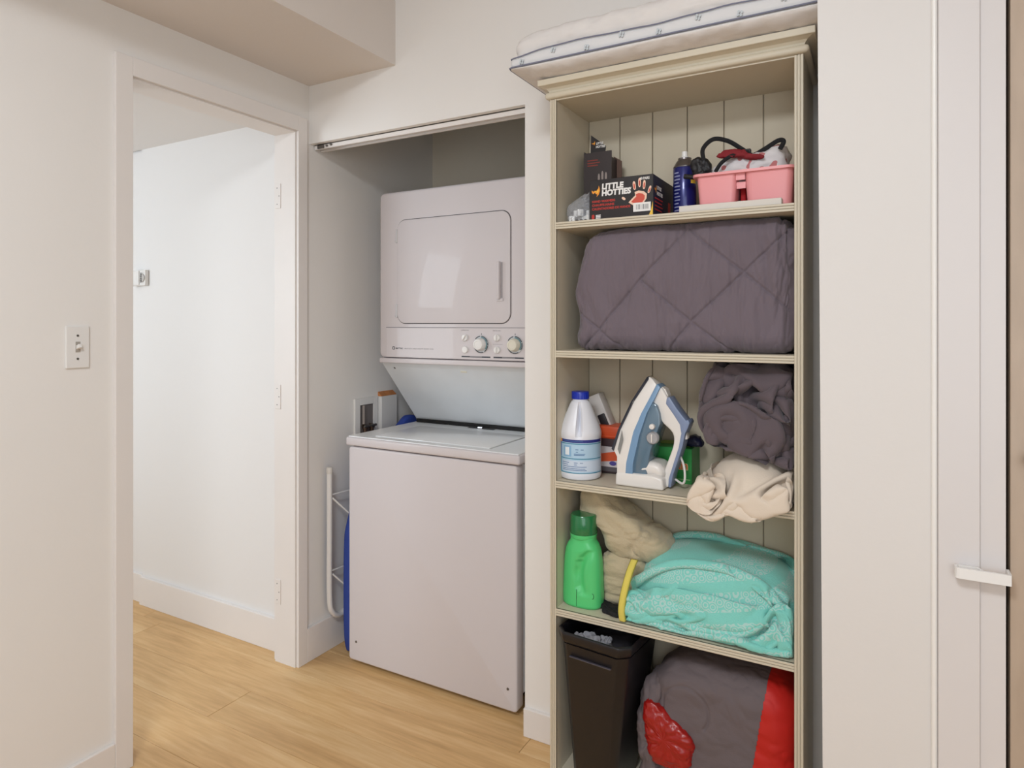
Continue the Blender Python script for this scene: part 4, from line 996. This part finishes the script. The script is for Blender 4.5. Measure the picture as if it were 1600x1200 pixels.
o = obj('bath_towel', lim(join(t1, t2), edge=S4, z1=.8275), tan, None, 'all'); tag(o, 'tan terry bath towel folded behind the green detergent bottle', 'towel')

# turquoise beach towel
tq = bpy.data.materials.new('turquoise_terry'); tq.use_nodes = True
N = tq.node_tree.nodes; L = tq.node_tree.links; p = N['Principled BSDF']; p.inputs['Roughness'].default_value = .95; p.inputs['Sheen Weight'].default_value = .3
tcn = N.new('ShaderNodeTexCoord'); mp = N.new('ShaderNodeMapping'); L.new(tcn.outputs['Object'], mp.inputs[0]); mp.inputs['Rotation'].default_value = (0, .22, 0)
vo = N.new('ShaderNodeTexVoronoi'); vo.inputs['Scale'].default_value = 56; vo.inputs['Randomness'].default_value = .55; L.new(mp.outputs[0], vo.inputs[0])
sn = N.new('ShaderNodeMath'); sn.operation = 'MULTIPLY'; sn.inputs[1].default_value = 24; L.new(vo.outputs['Distance'], sn.inputs[0])
s2 = N.new('ShaderNodeMath'); s2.operation = 'SINE'; L.new(sn.outputs[0], s2.inputs[0])
g1 = N.new('ShaderNodeMath'); g1.operation = 'GREATER_THAN'; g1.inputs[1].default_value = .15; L.new(s2.outputs[0], g1.inputs[0])
wv = N.new('ShaderNodeTexWave'); wv.bands_direction = 'Z'; wv.inputs['Scale'].default_value = 5.2; wv.inputs['Distortion'].default_value = .5; wv.inputs['Phase Offset'].default_value = 1.0; L.new(mp.outputs[0], wv.inputs[0])
g2 = N.new('ShaderNodeMath'); g2.operation = 'GREATER_THAN'; g2.inputs[1].default_value = .30; L.new(wv.outputs['Fac'], g2.inputs[0])
mu = N.new('ShaderNodeMath'); mu.operation = 'MULTIPLY'; L.new(g1.outputs[0], mu.inputs[0]); L.new(g2.outputs[0], mu.inputs[1])
mu2 = N.new('ShaderNodeMath'); mu2.operation = 'MULTIPLY'; mu2.inputs[1].default_value = .62; L.new(mu.outputs[0], mu2.inputs[0])
mx = N.new('ShaderNodeMix'); mx.data_type = 'RGBA'; mx.inputs[6].default_value = rgb(130, 208, 196); mx.inputs[7].default_value = rgb(196, 214, 210); L.new(mu2.outputs[0], mx.inputs[0]); L.new(mx.outputs[2], p.inputs['Base Color'])
nb = N.new('ShaderNodeTexNoise'); nb.inputs['Scale'].default_value = 320; L.new(tcn.outputs['Object'], nb.inputs[0]); bb = N.new('ShaderNodeBump'); bb.inputs['Strength'].default_value = .7; bb.inputs['Distance'].default_value = .002; L.new(nb.outputs[0], bb.inputs['Height']); L.new(bb.outputs[0], p.inputs['Normal'])
bt = thing('beach_towel', 'turquoise patterned beach towel with yellow hem, folded on the fourth shelf', 'towel', (-.36, 1.63, S4))
def tin(U, W, rng):
    x = -.56+.39*U+.01*smooth_noise(U, W, rng, 3, 1.2); y = 1.545+.19*W
    return np.stack([x, y, .735+.01*smooth_noise(U, W, rng, 3, 1.5)], -1)
def tcl(P):
    P = core(P, (-.350, 1.675, .560), (.186, .125, .135), 3.2); x, y, z = P[:, 0], P[:, 1], P[:, 2]
    x = np.clip(x, -.560+.03*np.clip((z-.60)/.08, 0, 1), -.1655)
    top = .728-.045*np.clip((x+.42)/.25, 0, 1)-.09*np.clip((-.46-x)/.10, 0, 1)
    z = np.clip(z, .5225, top); y = np.clip(y, 1.533+.30*np.clip(z-.57, 0, .2), 1.738)
    return np.stack([x, y, z], -1)
ly1 = crumple(64, .66, tin, tcl, 130, 5, .0095, 5, bend=.6)
tin2 = ly1[0]
cor = displace(softbox(-.335, -.170, 1.527, 1.60, S4+.003, S4+.020, .007, 60, 20, 8), lambda p, n: Vector((0, -.004*math.sin((p.x+.335)*30), .005*math.sin((p.x+.335)*38)+.004))+n*(.003*(bil(p, (30, 30, 30), 3., 2)-.5)))
o = obj('folded_cloth', ly1, tq, bt, 'all'); subdivide(o)
obj('bottom_fold', lim(cor, edge=S4), tq, bt, 'all')
yc = spline([(-.534, 1.572, .664), (-.540, 1.555, .640), (-.5465, 1.540, .605), (-.5515, 1.532, .570), (-.5530, 1.530, .545), (-.551, 1.532, .524)], 8)
V = []; F = []
for p in yc:
    for dx, dy in ((-.0095, .006), (-.006, -.0008), (.006, -.0012), (.0095, .005)): V.append((p.x+dx, p.y+dy, p.z))
for j in range(len(yc)-1):
    for i in range(4): F.append((j*4+i, j*4+(i+1) % 4, j*4+4+(i+1) % 4, j*4+4+i))
F += [(0, 1, 2, 3), tuple(4*(len(yc)-1)+i for i in range(4))]
yh = (V, F)
obj('yellow_hem', lim(yh, z0=S4+.002), mat('yellow_terry', rgb(222, 204, 96), .9, .6, 260), bt, 'all', label='yellow hem')
bg2 = displace(softbox(-.622, -.568, 1.552, 1.605, S4+.0012, S4+.013, .005, 30, 24, 5), lambda p, n: n*(.004*(bil(p, (40, 40, 40), 3., 2)-.3))+Vector((.010*math.sin(p.y*90), .006*math.sin(p.x*120), 0)))
o = obj('black_glove', lim(bg2, z0=S4+.0006, x0=-.63, x1=-.566), black_f, None, 'all'); tag(o, 'small black crumpled cloth between green bottle and turquoise towel', 'cloth')

# ---- BOTTOM --------------------------------------------------------------
S5 = .092
wb = thing('waste_bin', 'black plastic waste bin with rolled rim at the bottom left of bookcase', 'bin', (-.61, 1.59, S5))
cxy = (-.606, 1.600, 0); ang = -.10
def chrect(hx, hy, c): return [(hx-c, hy), (-hx+c, hy), (-hx, hy-c), (-hx, -hy+c), (-hx+c, -hy), (hx-c, -hy), (hx, -hy+c), (hx, hy-c)]
def bring(hx, hy, c, z):
    hx -= .004
    return [(cxy[0]+a-.014*(.482-z)/.39, cxy[1]+b, z) for a, b in chrect(hx, hy, c)]
zr = .482
lv = [bring(.062, .078, .018, S5), bring(.096, .105, .022, zr-.03), bring(.097, .106, .022, zr-.03), bring(.103, .112, .024, zr-.022), bring(.106, .115, .025, zr-.004), bring(.104, .113, .025, zr), bring(.098, .107, .023, zr), bring(.096, .105, .022, zr-.01), bring(.0935, .1025, .021, zr-.03), bring(.060, .076, .018, S5+.004)]
n = 8; V = sum(lv, []); F = [(j*n+i, j*n+(i+1) % n, (j+1)*n+(i+1) % n, (j+1)*n+i) for j in range(len(lv)-1) for i in range(n)]+[tuple(range(n)), tuple(9*n+i for i in range(n))]
bin_m = mat('bin_plastic', rgb(20, 19, 25), .4, .05, 200)
bs = rotz((V, F), cxy, ang)
bs = ([(max(a, -.7235), min(b, 1.738), c) for a, b, c in bs[0]], bs[1])
obj('bin_body', bevelled(bs, .003, 2), bin_m, wb, True)
gp = rotz(box(-.667, -.553, 1.600-.108, 1.600-.100, zr-.062, zr-.059, .001), cxy, ang)
obj('grip_line', gp, mat('bin_edge', rgb(74, 70, 78), .4), wb)
paper = mat('grey_paper', rgb(150, 150, 156), .7)
random.seed(3)
for i in range(4):
    cx, cy_ = -.665+.022*i, 1.535+.014*(i % 2)
    q = displace(softbox(cx-.014, cx+.014, cy_-.012, cy_+.012, .440, .466, .009, 8, 8, 8), lambda p, n: n*(.012*(bil(p, (60, 60, 60), float(i), 2)-.4)))
    o = obj('paper_scrap', q, paper, None); tag(o, ['leftmost crumpled grey paper scrap in the black bin', 'second crumpled grey paper scrap from the left in the black bin', 'third crumpled grey paper scrap from the left in the black bin', 'rightmost crumpled grey paper scrap in the black bin'][i], 'paper', 'paper scraps in the bin')
lin_ = obj('waste_heap', displace(softbox(-.675, -.54, 1.53, 1.67, .32, .445, .03, 16, 16, 10), lambda p, n: n*(.012*(bil(p, (25, 25, 25), 2., 2)-.5))), mat('dark_waste', rgb(44, 42, 48), .8), None, 'all')
tag(lin_, 'dark heap of waste filling the black bin', 'waste')

bk = thing('picnic_blanket', 'grey rolled blanket with red end panel and red lining, on the bottom shelf', 'blanket', (-.35, 1.63, S5))
gm = mat('grey_blanket', rgb(104, 93, 95), .85, .25, 300, .03, 10); redm = mat('red_panel', rgb(190, 26, 18), .6, .1, 60)
b1 = softbox(-.492, -.164, 1.558, 1.737, S5+.002, .436, .060, 150, 50, 90)
def bkd(p, n):
    v = n*(.008*(bil(p, (8, 8, 12), 4., 3)-.45))
    e = math.exp(-((p.x+.50)/.05)**2); v.z -= .03*e*max(0, n.z)
    d = math.hypot(p.x+.405, (p.z-.335)*1.0); v -= n*(.0035*math.exp(-((d-.055)/.0025)**2))*(1 if p.z > .30 else 0)
    return v
b1 = displace(b1, bkd)
def cen(f): return sum(b1[0][i][0] for i in f)/len(f), sum(b1[0][i][2] for i in f)/len(f)
red_f = [f for f in b1[1] if cen(f)[0] > -.226-.15*max(0, .42-cen(f)[1])]; rs = set(red_f)
obj('blanket_body', (b1[0], [f for f in b1[1] if f not in rs]), gm, bk, 'all')
b2 = displace((b1[0], red_f), lambda p, n: n*.0015)
obj('end_panel', lim(b2), redm, bk, 'all', label='bright red end panel')
b3 = blob([(-.515, .10), (-.525, .20), (-.527, .29), (-.520, .33), (-.502, .378), (-.465, .385), (-.46, .30), (-.47, .10)], 1.625, .07, 40, 120, .6, .6)
obj('left_fold', lim(displace(b3, crump(2.2, (14, 14, 14), .012, .006)), x0=-.530, z0=S5+.002), gm, bk, 'all')
b4 = blob([(-.503, .295), (-.501, .332), (-.480, .336), (-.45, .318), (-.405, .290), (-.385, .265), (-.40, .20), (-.48, .19), (-.498, .24)], 1.566, .026, 40, 120, .6, .6)
obj('lining', lim(displace(b4, crump(5.2, (22, 22, 34), .007, .004)), x0=-.515), mat('red_satin', rgb(158, 26, 22), .28, 0), bk, 'all', label='shiny red lining fold')
